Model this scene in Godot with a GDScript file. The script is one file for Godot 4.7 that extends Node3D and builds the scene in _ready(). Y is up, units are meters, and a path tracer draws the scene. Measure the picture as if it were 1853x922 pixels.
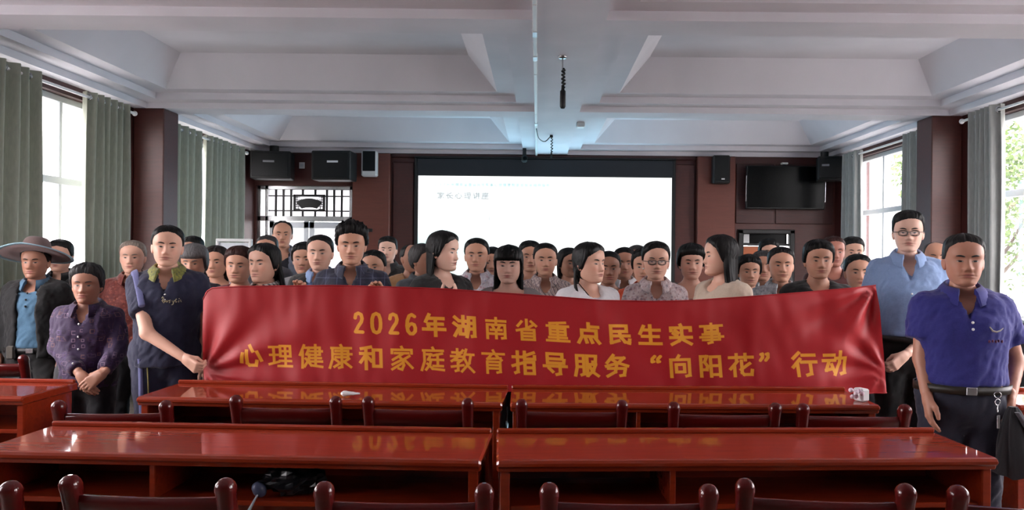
extends Node3D
# A meeting hall in daylight: a crowd behind a long red banner, rows of lacquered desks, a coffered ceiling.
# World: x right, y up, the camera stands at the origin and looks along -z. Depths d below mean z = -d.

const XL := -4.5
const XR := 4.7
const DB := 12.7
const DF := -5.0
const SOFFIT := 3.08
const EYE := 1.48

var M := {}
var used := {}
var rng := RandomNumberGenerator.new()

# ---------------------------------------------------------------- materials
func mat(c: Color, rough := 0.6, metal := 0.0) -> StandardMaterial3D:
	var m := StandardMaterial3D.new()
	m.albedo_color = c
	m.roughness = rough
	m.metallic = metal
	return m

func noise_tex(freq: float, ramp: Array, seed_n: int, size := 256, kind := FastNoiseLite.TYPE_SIMPLEX_SMOOTH, oct := 4) -> NoiseTexture2D:
	var n := FastNoiseLite.new()
	n.seed = seed_n
	n.frequency = freq
	n.noise_type = kind
	n.fractal_octaves = oct
	var t := NoiseTexture2D.new()
	t.width = size
	t.height = size
	t.seamless = true
	t.noise = n
	if ramp.size():
		var g := Gradient.new()
		var offs := PackedFloat32Array()
		var cols := PackedColorArray()
		for i in ramp.size():
			offs.append(float(i) / (ramp.size() - 1))
			cols.append(ramp[i])
		g.offsets = offs
		g.colors = cols
		t.color_ramp = g
	return t

func tri(m: StandardMaterial3D, t: Texture2D, scale: Vector3) -> StandardMaterial3D:
	m.albedo_texture = t
	m.uv1_triplanar = true
	m.uv1_scale = scale
	return m

func wood(dark: Color, light: Color, rough: float, seed_n: int, coat := 0.0) -> StandardMaterial3D:
	var m := mat(Color.WHITE, rough)
	tri(m, noise_tex(0.02, [dark, light, dark.lerp(light, 0.5), light], seed_n), Vector3(0.35, 3.0, 3.0))
	if coat > 0.0:
		m.clearcoat_enabled = true
		m.clearcoat = coat
		m.clearcoat_roughness = 0.05
	return m

# ---------------------------------------------------------------- node helpers
func numbered(n: String) -> String:
	if not used.has(n):
		used[n] = 0
		return n
	used[n] += 1
	return "%s_%03d" % [n, used[n]]

func tag(o: Node, label: String, category: String, group := "", kind := "") -> Node:
	if label: o.set_meta("label", label)
	if category: o.set_meta("category", category)
	if group: o.set_meta("group", group)
	if kind: o.set_meta("kind", kind)
	return o

func thing(called: String, label: String, category: String, at := Vector3.ZERO, turn := 0.0, group := "") -> Node3D:
	var o := Node3D.new()
	o.name = numbered(called)
	add_child(o)
	o.position = at
	o.rotation.y = turn
	tag(o, label, category, group)
	return o

func obj(called: String, mesh: Mesh, m: Material, parent: Node = self, at := Vector3.ZERO) -> MeshInstance3D:
	var o := MeshInstance3D.new()
	o.name = numbered(called) if parent == self else called
	o.mesh = mesh
	o.material_override = m
	o.position = at
	o.cast_shadow = GeometryInstance3D.SHADOW_CASTING_SETTING_ON
	parent.add_child(o, true)
	return o

func struct(called: String, mesh: Mesh, m: Material, at := Vector3.ZERO, label := "") -> MeshInstance3D:
	var o := obj(called, mesh, m, self, at)
	o.set_meta("kind", "structure")
	if label: o.set_meta("label", label)
	return o

func dup(root: Node3D, at: Vector3, turn: float, label: String) -> Node3D:
	var r: Node3D = root.duplicate()
	r.name = numbered(String(root.name))
	add_child(r)
	r.position = at
	r.rotation.y = turn
	r.set_meta("label", label)
	return r

# ---------------------------------------------------------------- mesh helpers
func st() -> SurfaceTool:
	var s := SurfaceTool.new()
	s.begin(Mesh.PRIMITIVE_TRIANGLES)
	return s

func done(s: SurfaceTool) -> ArrayMesh:
	s.generate_normals()
	return s.commit()

func quad(s: SurfaceTool, a: Vector3, b: Vector3, c: Vector3, d: Vector3) -> void:
	# a b c d counter-clockwise seen from outside; front faces run clockwise
	for v: Vector3 in [a, c, b, a, d, c]:
		s.add_vertex(v)

# a box with chamfered edges
func box(s: SurfaceTool, c: Vector3, size: Vector3, b := 0.0, basis := Basis.IDENTITY) -> void:
	s.set_smooth_group(-1)
	var h := size * 0.5
	b = minf(b, minf(h.x, minf(h.y, h.z)) * 0.9)
	var ax: Array[Vector3] = [Vector3.RIGHT, Vector3.UP, Vector3.BACK]
	var hh := [h.x, h.y, h.z]
	for i in 3:
		for sg: float in [-1.0, 1.0]:
			var n: Vector3 = ax[i] * sg
			var u: Vector3 = ax[(i + 1) % 3]
			var w: Vector3 = ax[(i + 2) % 3] * sg
			var fu: float = hh[(i + 1) % 3] - b
			var fw: float = hh[(i + 2) % 3] - b
			var o: Vector3 = n * hh[i]
			quad(s, c + basis * (o - u * fu - w * fw), c + basis * (o + u * fu - w * fw), c + basis * (o + u * fu + w * fw), c + basis * (o - u * fu + w * fw))
	if b <= 0.0:
		return
	for i in 3:
		var j := (i + 1) % 3
		var k := (i + 2) % 3
		for sj: float in [-1.0, 1.0]:
			for sk: float in [-1.0, 1.0]:
				var li: Vector3 = ax[i] * (hh[i] - b)
				var p: Vector3 = ax[j] * sj * hh[j] + ax[k] * sk * (hh[k] - b)
				var q: Vector3 = ax[j] * sj * (hh[j] - b) + ax[k] * sk * hh[k]
				if sj * sk > 0:
					quad(s, c + basis * (p - li), c + basis * (p + li), c + basis * (q + li), c + basis * (q - li))
				else:
					quad(s, c + basis * (q - li), c + basis * (q + li), c + basis * (p + li), c + basis * (p - li))
	for sx: float in [-1.0, 1.0]:
		for sy: float in [-1.0, 1.0]:
			for sz: float in [-1.0, 1.0]:
				var p0 := Vector3(sx * h.x, sy * (h.y - b), sz * (h.z - b))
				var p1 := Vector3(sx * (h.x - b), sy * h.y, sz * (h.z - b))
				var p2 := Vector3(sx * (h.x - b), sy * (h.y - b), sz * h.z)
				var tri_ := [p0, p2, p1] if sx * sy * sz > 0 else [p0, p1, p2]
				for v: Vector3 in tri_:
					s.add_vertex(c + basis * v)

func box_mesh(size: Vector3, b := 0.0, c := Vector3.ZERO, basis := Basis.IDENTITY) -> ArrayMesh:
	var s := st()
	box(s, c, size, b, basis)
	return done(s)

# rings of equal length joined by quads; every ring closed
func loft(s: SurfaceTool, rings: Array, caps := true, closed := true, smooth := 0) -> void:
	s.set_smooth_group(smooth)
	var n: int = rings[0].size()
	for i in rings.size() - 1:
		var a: PackedVector3Array = rings[i]
		var b: PackedVector3Array = rings[i + 1]
		for j in (n if closed else n - 1):
			var k := (j + 1) % n
			quad(s, a[j], a[k], b[k], b[j])
	if caps:
		s.set_smooth_group(-1)
		for e in [0, rings.size() - 1]:
			var r: PackedVector3Array = rings[e]
			var m := Vector3.ZERO
			for p in r: m += p
			m /= n
			for j in n:
				var k := (j + 1) % n
				if e == 0:
					s.add_vertex(m); s.add_vertex(r[j]); s.add_vertex(r[k])
				else:
					s.add_vertex(m); s.add_vertex(r[k]); s.add_vertex(r[j])

# a tube of varying radius along points; counter-clockwise rings seen from the end
func tube(s: SurfaceTool, pts: PackedVector3Array, radii: Array, sides := 10, flat := 1.0) -> void:
	var rings := []
	var up := Vector3(0.123, 0.31, 0.94).normalized()
	for i in pts.size():
		var t := (pts[mini(i + 1, pts.size() - 1)] - pts[maxi(i - 1, 0)]).normalized()
		if absf(t.dot(up)) > 0.95: up = Vector3.RIGHT
		var u := (up - t * up.dot(t)).normalized()
		var w := t.cross(u)
		up = u
		var ring := PackedVector3Array()
		var r: float = radii[mini(i, radii.size() - 1)]
		for j in sides:
			var a := TAU * j / sides
			ring.append(pts[i] + (u * cos(a) + w * sin(a) * flat) * r)
		rings.append(ring)
	loft(s, rings)

func cyl(s: SurfaceTool, a: Vector3, b: Vector3, r: float, sides := 12) -> void:
	tube(s, PackedVector3Array([a, b]), [r, r], sides)

# profile points (radius, height) turned about the y axis at c
func lathe(s: SurfaceTool, c: Vector3, prof: Array, sides := 20, sc := Vector3.ONE) -> void:
	var rings := []
	for p: Vector2 in prof:
		var ring := PackedVector3Array()
		for j in sides:
			var a := -TAU * j / sides
			ring.append(c + Vector3(cos(a) * p.x * sc.x, p.y * sc.y, sin(a) * p.x * sc.z))
		rings.append(ring)
	loft(s, rings)

func ellipsoid(s: SurfaceTool, c: Vector3, r: Vector3, basis := Basis.IDENTITY, nu := 12, nv := 8) -> void:
	s.set_smooth_group(0)
	for i in nv:
		for j in nu:
			var q: Array[Vector3] = []
			for ij: Vector2i in [Vector2i(i, j), Vector2i(i, j + 1), Vector2i(i + 1, j + 1), Vector2i(i + 1, j)]:
				var th := PI * ij.x / nv
				var ph := TAU * ij.y / nu
				q.append(c + basis * Vector3(sin(th) * cos(ph) * r.x, cos(th) * r.y, sin(th) * sin(ph) * r.z))
			if i > 0:
				for v: Vector3 in [q[0], q[1], q[2]]: s.add_vertex(v)
			else:
				for v: Vector3 in [q[0], q[2], q[3]]: s.add_vertex(v)
			if i > 0 and i < nv - 1:
				for v: Vector3 in [q[0], q[2], q[3]]: s.add_vertex(v)

func curve_pts(ctrl: Array, n: int) -> PackedVector3Array:
	var out := PackedVector3Array()
	var m := ctrl.size()
	for i in n:
		var t := float(i) / (n - 1) * (m - 1)
		var k := mini(int(t), m - 2)
		var f := t - k
		var p0: Vector3 = ctrl[maxi(k - 1, 0)]
		var p1: Vector3 = ctrl[k]
		var p2: Vector3 = ctrl[k + 1]
		var p3: Vector3 = ctrl[mini(k + 2, m - 1)]
		out.append(p1.cubic_interpolate(p2, p0, p3, f))
	return out

# ---------------------------------------------------------------- brush lettering: strokes on a 100 x 100 square, y down
var GLYPH := {
	"年": [[28,4,14,34],[22,20,90,20],[24,46,86,46],[26,46,26,70],[4,70,96,70],[56,20,56,98]],
	"湖": [[6,10,20,22],[3,38,17,48],[6,94,22,64],[26,26,60,26],[43,5,43,50],[30,50,56,50,56,86,30,86,30,50],[68,8,68,60,60,96],[68,8,94,8,94,92,84,94],[68,34,94,34],[68,60,94,60]],
	"南": [[10,16,90,16],[50,3,50,32],[12,97,12,34,88,34,88,94,76,96],[36,42,42,54],[64,42,58,54],[28,58,72,58],[24,76,76,76],[50,58,50,96]],
	"省": [[50,3,50,34],[28,12,12,32],[70,10,90,30],[78,26,50,44,8,54],[28,50,82,50,82,97,28,97,28,50],[28,66,82,66],[28,81,82,81]],
	"重": [[82,6,18,12],[6,24,94,24],[50,10,50,94],[18,36,82,36,82,66,18,66,18,36],[18,51,82,51],[14,80,86,80],[4,95,96,95]],
	"点": [[50,3,50,36],[50,18,90,18],[20,36,82,36,82,66,20,66,20,36],[16,76,6,96],[36,78,40,94],[58,78,64,94],[80,76,94,96]],
	"民": [[14,8,82,8,82,36,14,36],[14,8,14,92,46,82],[14,58,92,58],[50,36,58,66,74,88,92,94,94,78]],
	"生": [[24,8,8,44],[18,26,90,26],[18,58,84,58],[6,94,94,94],[52,4,52,94]],
	"实": [[50,2,54,12],[8,30,8,16,92,16,92,30],[26,30,38,40],[18,44,30,54],[6,64,94,64],[54,28,54,56,40,80,10,97],[56,74,92,97]],
	"事": [[6,12,94,12],[24,24,76,24,76,40,24,40,24,24],[14,52,82,52,82,80,14,80],[4,66,96,66],[50,2,50,92,36,96]],
	"心": [[12,42,6,78],[30,30,30,84,40,92,70,92,74,74],[44,8,58,30],[78,34,94,70]],
	"理": [[4,12,38,12],[6,46,36,46],[2,86,40,76],[21,12,21,80],[48,8,92,8,92,52,48,52,48,8],[48,30,92,30],[70,8,70,94],[46,72,94,72],[40,94,98,94]],
	"健": [[22,4,4,44],[15,30,15,97],[28,14,44,14,32,42,44,42,40,66,24,92],[28,60,52,88,98,94],[52,14,88,14,88,44,52,44],[48,29,97,29],[70,3,70,84],[52,58,92,58],[48,72,97,72]],
	"康": [[52,2,56,10],[12,14,94,14],[16,14,16,60,4,96],[30,26,82,26,82,52,30,52],[22,39,96,39],[56,18,56,92,44,96],[28,62,40,70],[24,92,50,76],[86,58,70,68],[64,70,94,92]],
	"和": [[48,6,8,14],[4,34,54,34],[28,12,28,97],[28,38,4,70],[30,42,50,64],[60,18,92,18,92,86,60,86,60,18]],
	"家": [[50,2,54,10],[8,28,8,14,92,14,92,28],[22,28,78,28],[56,30,12,56],[38,42,54,56,58,78,50,96,36,92],[50,56,10,76],[54,68,8,96],[82,40,58,54],[60,54,94,88]],
	"庭": [[52,2,56,10],[12,14,94,14],[16,14,16,60,4,96],[28,30,44,30,32,52,44,52,38,74,22,94],[28,70,50,90,96,94],[90,26,54,34],[50,52,94,52],[72,30,72,78],[54,78,92,78]],
	"教": [[8,18,46,18],[28,4,28,34],[2,34,56,34],[52,8,28,38,4,54],[14,50,44,50,30,62],[30,62,30,92,20,95],[4,78,52,70],[66,4,54,44],[60,24,96,24],[86,24,78,60,46,96],[58,40,72,72,96,96]],
	"育": [[50,2,54,10],[6,16,94,16],[44,18,26,38,80,34],[64,24,84,42],[24,97,24,50,78,50,78,92,66,95],[24,64,78,64],[24,78,78,78]],
	"指": [[4,26,40,26],[22,4,22,90,12,94],[2,64,42,52],[90,6,52,20],[52,4,52,34,94,34,94,22],[52,48,90,48,90,97,52,97,52,48],[52,72,90,72]],
	"导": [[18,6,80,6,80,28,18,28],[18,6,18,46,86,46,88,32],[4,60,96,60],[70,48,70,92,56,96],[24,70,38,84]],
	"服": [[12,8,12,60,4,96],[12,8,40,8,40,90,30,94],[12,34,40,34],[12,58,40,58],[54,97,54,8,90,8,88,34,78,34],[54,46,88,46,78,74,56,96],[62,50,76,80,97,96]],
	"务": [[36,2,10,36],[30,14,80,14,54,38,6,52],[28,20,52,36,94,50],[14,62,84,62,78,92,64,95],[48,50,42,78,10,97]],
	"向": [[46,2,36,18],[10,97,10,20,90,20,90,92,76,95],[32,42,68,42,68,76,32,76,32,42]],
	"阳": [[10,97,10,8,36,8,26,34,38,52,34,68,22,68],[52,97,52,10,92,10,92,97],[52,50,92,50],[52,90,92,90]],
	"花": [[4,16,96,16],[32,3,32,28],[68,3,68,28],[34,34,6,66],[22,52,22,97],[84,44,48,70],[52,32,52,84,60,92,90,92,93,74]],
	"行": [[32,4,8,26],[34,30,4,62],[22,48,22,97],[46,14,92,14],[40,42,97,42],[74,42,74,90,58,95]],
	"动": [[8,16,46,16],[2,38,50,38],[26,40,12,78,42,72],[36,56,48,88],[54,30,94,30,90,90,76,94],[74,4,70,50,48,96]],
	"长": [[78,6,30,34],[4,48,96,48],[26,6,26,92,52,80],[44,50,64,78,96,94]],
	"讲": [[10,6,22,18],[2,36,22,36,22,86,38,72],[38,24,96,24],[36,54,98,54],[54,4,54,56,40,97],[80,4,80,97]],
	"座": [[50,2,54,10],[10,14,94,14],[14,14,14,60,4,96],[34,26,22,54],[34,34,46,52],[76,26,64,54],[76,34,90,52],[56,22,56,92],[28,66,86,66],[18,93,96,93]],
	"0": [[50,6,30,12,20,30,18,50,20,70,30,88,50,94,70,88,80,70,82,50,80,30,70,12,50,6]],
	"2": [[20,28,26,12,48,6,72,12,80,30,72,46,46,66,20,92,82,92]],
	"6": [[76,14,56,6,36,12,22,34,18,60,24,82,40,94,60,94,78,82,80,66,72,52,54,48,36,52,22,66]],
	"“": [[40,4,18,16,16,30],[16,28,30,28],[86,4,64,16,62,30],[62,28,76,28]],
	"”": [[22,6,36,6],[36,4,34,20,14,32],[68,6,82,6],[82,4,80,20,60,32]],
}

# draws strokes into a coverage plane (one byte a pixel)
func ink(cov: PackedByteArray, w: int, h: int, pts: PackedVector2Array, wide: float, square := false) -> PackedByteArray:
	var r := wide * 0.5
	for i in pts.size() - 1:
		var a := pts[i]
		var b := pts[i + 1]
		var ab := b - a
		var l2 := maxf(ab.length_squared(), 0.0001)
		var x0 := maxi(int(minf(a.x, b.x) - r - 1), 0)
		var x1 := mini(int(maxf(a.x, b.x) + r + 2), w - 1)
		var y0 := maxi(int(minf(a.y, b.y) - r - 1), 0)
		var y1 := mini(int(maxf(a.y, b.y) + r + 2), h - 1)
		for y in range(y0, y1 + 1):
			for x in range(x0, x1 + 1):
				var p := Vector2(x + 0.5, y + 0.5)
				var q := p - a
				var d := (q - ab * clampf(q.dot(ab) / l2, 0.0, 1.0)).length()
				if square:
					var u := q.dot(ab) / sqrt(l2)
					d = maxf(absf(q.cross(ab)) / sqrt(l2), maxf(-u, u - sqrt(l2)))
				var c := clampf((r - d + 0.5) * 255.0, 0.0, 255.0)
				if c > cov[y * w + x]:
					cov[y * w + x] = int(c)
	return cov

func glyph_ink(cov: PackedByteArray, w: int, h: int, ch: String, box_: Rect2, wide: float) -> PackedByteArray:
	if ch in "重事省家健教理育康南庭":
		wide *= 0.8
	for s: Array in GLYPH[ch]:
		var pts := PackedVector2Array()
		for i in s.size() / 2:
			pts.append(box_.position + Vector2(s[i * 2], s[i * 2 + 1]) * 0.01 * box_.size)
		cov = ink(cov, w, h, pts, wide, not ch in "026“”")
	return cov

# ---------------------------------------------------------------- the setting
func camera_and_light() -> void:
	var f := 1450.0
	var cam := Camera3D.new()
	cam.name = "camera"
	cam.near = 0.1
	cam.far = 200.0
	cam.projection = Camera3D.PROJECTION_FRUSTUM
	cam.size = 0.1 * 922.0 / f
	cam.frustum_offset = Vector2(-46.5 / f, 2.0 / f) * 0.1
	cam.position = Vector3(0, EYE, 0)
	cam.rotation.z = 0.0095
	add_child(cam)
	cam.current = true
	var e := Environment.new()
	e.background_mode = Environment.BG_SKY
	var sm := ProceduralSkyMaterial.new()
	sm.sky_top_color = Color(1.0, 0.97, 0.985)
	sm.sky_horizon_color = Color(1.0, 0.98, 0.985)
	sm.ground_horizon_color = Color(0.75, 0.76, 0.76)
	sm.ground_bottom_color = Color(0.5, 0.5, 0.48)
	sm.sun_angle_max = 1.0
	sm.energy_multiplier = 1.0
	e.sky = Sky.new()
	e.sky.sky_material = sm
	e.background_energy_multiplier = 6.0
	e.tonemap_mode = Environment.TONE_MAPPER_LINEAR
	e.tonemap_exposure = 3.35
	e.sdfgi_enabled = true
	e.ssao_enabled = true
	e.ssil_enabled = true
	var w := WorldEnvironment.new()
	w.name = "world"
	w.environment = e
	add_child(w)

func materials() -> void:
	M.bagfilm = mat(Color(0.07, 0.07, 0.085), 0.3)
	M.bagblue = mat(Color(0.3, 0.32, 0.42), 0.35)
	M.bannerhem = mat(Color(0.62, 0.03, 0.07), 0.6)
	M.paint = tri(mat(Color.WHITE, 0.75), noise_tex(0.01, [Color(0.86, 0.85, 0.88), Color(0.9, 0.89, 0.92)], 3), Vector3(0.4, 0.4, 0.4))
	M.panel = wood(Color(0.25, 0.1, 0.08), Color(0.31, 0.13, 0.105), 0.45, 5)
	M.panel_light = wood(Color(0.38, 0.19, 0.15), Color(0.43, 0.22, 0.17), 0.45, 6)
	M.panel_dark = wood(Color(0.2, 0.07, 0.06), Color(0.27, 0.1, 0.085), 0.5, 7)
	M.desk = wood(Color(0.47, 0.135, 0.05), Color(0.55, 0.175, 0.065), 0.55, 8, 0.9)
	M.desk.metallic_specular = 0.2
	M.chair = wood(Color(0.26, 0.028, 0.024), Color(0.32, 0.038, 0.03), 0.5, 10, 0.9)
	M.chair.metallic_specular = 0.2
	M.leather = mat(Color(0.05, 0.055, 0.065), 0.5)
	M.floor = tri(mat(Color.WHITE, 0.35), noise_tex(0.05, [Color(0.4, 0.36, 0.33), Color(0.5, 0.46, 0.42)], 11), Vector3(0.5, 0.5, 0.5))
	M.alu = mat(Color(0.8, 0.82, 0.84), 0.4, 0.2)
	M.steel = mat(Color(0.75, 0.75, 0.76), 0.25, 0.9)
	M.black = mat(Color(0.045, 0.045, 0.05), 0.5)
	M.blackgloss = mat(Color(0.02, 0.022, 0.025), 0.25)
	M.blackgloss.metallic_specular = 0.25
	M.white = mat(Color(0.88, 0.88, 0.88), 0.5)
	M.glass = mat(Color(0.95, 0.98, 1.0, 0.06), 0.02)
	M.glass.transparency = BaseMaterial3D.TRANSPARENCY_ALPHA
	M.frost = mat(Color(0.93, 0.95, 0.96), 0.6)
	M.frost.backlight_enabled = true
	M.frost.backlight = Color(0.95, 0.95, 0.96)
	M.curtain = tri(mat(Color.WHITE, 0.8), noise_tex(0.08, [Color(0.58, 0.6, 0.55), Color(0.66, 0.67, 0.62)], 12), Vector3(2, 0.4, 2))
	M.curtain.backlight_enabled = true
	M.curtain.backlight = Color(0.42, 0.45, 0.36)
	M.curtain_grey = tri(mat(Color.WHITE, 0.8), noise_tex(0.08, [Color(0.62, 0.63, 0.62), Color(0.7, 0.71, 0.7)], 13), Vector3(2, 0.4, 2))
	M.curtain_grey.backlight_enabled = true
	M.curtain_grey.backlight = Color(0.42, 0.43, 0.42)
	M.sheer = mat(Color(0.92, 0.93, 0.95), 0.8)
	M.sheer.backlight_enabled = true
	M.sheer.backlight = Color(0.8, 0.8, 0.82)
	M.iron = mat(Color(0.07, 0.065, 0.065), 0.5)
	M.orange_wood = wood(Color(0.66, 0.32, 0.14), Color(0.72, 0.37, 0.17), 0.4, 14)
	M.leaf = tri(mat(Color.WHITE, 0.6), noise_tex(0.06, [Color(0.18, 0.27, 0.1), Color(0.34, 0.44, 0.18), Color(0.5, 0.56, 0.3)], 15), Vector3(1, 1, 1))
	M.leaf.backlight_enabled = true
	M.leaf.backlight = Color(0.25, 0.32, 0.1)
	M.bark = mat(Color(0.3, 0.25, 0.2), 0.9)
	M.render_wall = tri(mat(Color.WHITE, 0.85), noise_tex(0.05, [Color(0.8, 0.8, 0.79), Color(0.86, 0.86, 0.85)], 16), Vector3(0.5, 0.5, 0.5))
	M.ground = tri(mat(Color.WHITE, 0.9), noise_tex(0.05, [Color(0.5, 0.5, 0.48), Color(0.6, 0.6, 0.58)], 17), Vector3(0.3, 0.3, 0.3))

const BAYS := [[-4.6, -1.52], [0.25, 1.95], [2.31, 5.42], [5.79, 8.89], [9.25, 12.64]]

func rect_ring(x0: float, x1: float, d0: float, d1: float, y: float) -> PackedVector3Array:
	return PackedVector3Array([Vector3(x0, y, -d0), Vector3(x0, y, -d1), Vector3(x1, y, -d1), Vector3(x1, y, -d0)])

func ceiling() -> void:
	var top := struct("ceiling", box_mesh(Vector3(XR - XL + 0.5, 0.15, DB - DF + 0.5)), M.paint, Vector3((XL + XR) / 2, 3.66, -(DB + DF) / 2), "white coffered plaster ceiling with stepped mouldings")
	var lines := [-5.0, -1.34, 2.13, 5.605, 9.07, 12.7]
	for i in 5:
		for side in 2:
			var x0: float = XL if side == 0 else 0.2
			var x1: float = 0.2 if side == 0 else XR
			var il := 0.14 if side == 0 else 0.25
			var ir := 0.25 if side == 0 else 0.14
			var d0: float = lines[i]
			var d1: float = lines[i + 1]
			var n0 := 0.18 if i > 0 else 0.06
			var n1 := 0.18 if i < 4 else 0.06
			var rings := []
			var prof := [[-1.0, 0.0], [0.0, 0.0], [0.0, 0.065], [0.2, 0.065], [0.2, 0.135], [0.4, 0.135], [0.68, 0.45]]
			for p in prof:
				var k: float = p[0]
				var y: float = SOFFIT + p[1]
				if k < 0:
					rings.append(rect_ring(x0, x1, d0, d1, y))
				else:
					rings.append(rect_ring(x0 + il + k, x1 - ir - k, d0 + n0 + k, d1 - n1 - k, y))
			var s := st()
			s.set_smooth_group(-1)
			loft(s, rings, false, true, -1)
			var r: PackedVector3Array = rings[rings.size() - 1]
			quad(s, r[3], r[2], r[1], r[0])
			obj("coffer", done(s), M.paint, top).position = -top.position

func opening_wall(called: String, x: float, out: float, label: String) -> void:
	# a side wall with one window opening in each bay; x is its inner face, out the side it grows to
	var t := 0.24
	var xc := x + out * t / 2
	var s := st()
	box(s, Vector3(xc, 0.45, -(DB + DF) / 2), Vector3(t, 0.9, DB - DF + 0.4))
	box(s, Vector3(xc, 3.33, -(DB + DF) / 2), Vector3(t, 0.72, DB - DF + 0.4))
	var edges := [DF - 0.2]
	for b: Array in BAYS.slice(1):
		edges.append(b[0] + 0.2)
		edges.append(minf(b[1] - 0.36, 11.95))
	edges.append(DB + 0.2)
	for i in edges.size() / 2:
		var a: float = edges[i * 2]
		var b: float = edges[i * 2 + 1]
		box(s, Vector3(xc, 1.94, -(a + b) / 2), Vector3(t, 2.08, b - a))
	struct(called, done(s), M.panel_dark, Vector3.ZERO, label)

var window_n := 0

func window(x: float, out: float, d0: float, d1: float, where: String) -> void:
	window_n += 1
	var w := Node3D.new()
	w.name = "window_%d" % window_n
	add_child(w)
	w.set_meta("kind", "structure")
	w.set_meta("label", "tall aluminium framed window, " + where)
	w.position = Vector3(x + out * 0.12, 0.9, -(d0 + d1) / 2)
	var L := d1 - d0
	var H := 2.07
	var s := st()
	for z: float in [-L / 2 + 0.03, L / 2 - 0.03]:
		box(s, Vector3(0, H / 2, z), Vector3(0.08, H, 0.06), 0.005)
	for y: float in [0.03, H - 0.03]:
		box(s, Vector3(0, y, 0), Vector3(0.08, 0.06, L), 0.005)
	obj("frame", done(s), M.alu, w)
	obj("transom_bar", box_mesh(Vector3(0.08, 0.07, L - 0.12), 0.006), M.alu, w, Vector3(0, 1.26, 0))
	for k: float in [-0.17, 0.17]:
		obj("mullion", box_mesh(Vector3(0.07, H - 0.12, 0.05), 0.005), M.alu, w, Vector3(0, H / 2, k * L))
	for a: Array in [[-0.5, -0.17], [-0.17, 0.17], [0.17, 0.5]]:
		for v: Array in [[0.06, 1.22], [1.3, H - 0.06]]:
			obj("pane", box_mesh(Vector3(0.006, v[1] - v[0], (a[1] - a[0]) * L - 0.06)), M.glass, w, Vector3(0.01, (v[0] + v[1]) / 2, (a[0] + a[1]) / 2 * L))
	obj("sill", box_mesh(Vector3(0.3, 0.035, L), 0.008), M.white, w, Vector3(-out * 0.03, 0.0, 0))

func curtain(x: float, d0: float, d1: float, folds: int, label: String, group: String, m: Material, seed_n: int, amp := 0.05) -> void:
	# hangs from d0 to d1 along a side wall, in deep vertical folds
	var r := RandomNumberGenerator.new()
	r.seed = seed_n
	var inward := 1.0 if x < 0 else -1.0
	var t := thing("curtain", label, "curtain", Vector3(x, 0.06, -(d0 + d1) / 2), 0.0, group)
	var L := d1 - d0
	var cols := folds * 10
	var H := 2.97
	var ph := []
	for i in folds + 2: ph.append(r.randf_range(0.75, 1.2))
	var rings := []
	var rows := 9
	for j in rows:
		var v := float(j) / (rows - 1)
		var front := PackedVector3Array()
		var back := PackedVector3Array()
		for i in cols + 1:
			var u := float(i) / cols
			var k := u * folds
			var a: float = ph[int(k)] * amp * lerpf(1.15, 0.8, v)
			var wob := 0.012 * sin(v * 5.0 + k * 1.7 + seed_n)
			var z := (u - 0.5) * L * lerpf(0.96, 1.03, sin(v * 2.4 + 0.4)) + wob
			var off := sin(k * TAU) * a + 0.012 * sin(k * TAU * 0.5 + v * 3.0)
			front.append(Vector3(inward * (off + 0.004), H * (1 - v), z))
			back.append(Vector3(inward * (off - 0.004), H * (1 - v), z))
		back.reverse()
		front.append_array(back)
		rings.append(front)
	var s := st()
	loft(s, rings, false, true, 0)
	obj("cloth", done(s), m, t)
	var ring := TorusMesh.new()
	ring.inner_radius = 0.02
	ring.outer_radius = 0.032
	ring.rings = 14
	ring.ring_segments = 8
	for k in folds * 2:
		var g := obj("grommet", ring, M.steel, t, Vector3(0, H - 0.055, ((k + 0.5) / (folds * 2) - 0.5) * L * 0.98))
		g.rotation = Vector3(PI / 2, 0, 0)

func rod(x: float, d0: float, d1: float, label: String) -> void:
	var t := thing("curtain_rod", label, "curtain rod", Vector3(x, 2.975, -(d0 + d1) / 2))
	var L := d1 - d0
	var s := st()
	cyl(s, Vector3(0, 0, -L / 2), Vector3(0, 0, L / 2), 0.014)
	obj("pole", done(s), M.white, t)
	for e: float in [-1.0, 1.0]:
		s = st()
		ellipsoid(s, Vector3(0, 0, e * (L / 2 + 0.02)), Vector3(0.028, 0.028, 0.03))
		obj("finial", done(s), M.white, t)
		s = st()
		box(s, Vector3(-signf(-x) * 0.06, 0.0, e * L * 0.42), Vector3(0.13, 0.02, 0.02))
		obj("bracket", done(s), M.white, t)

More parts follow.
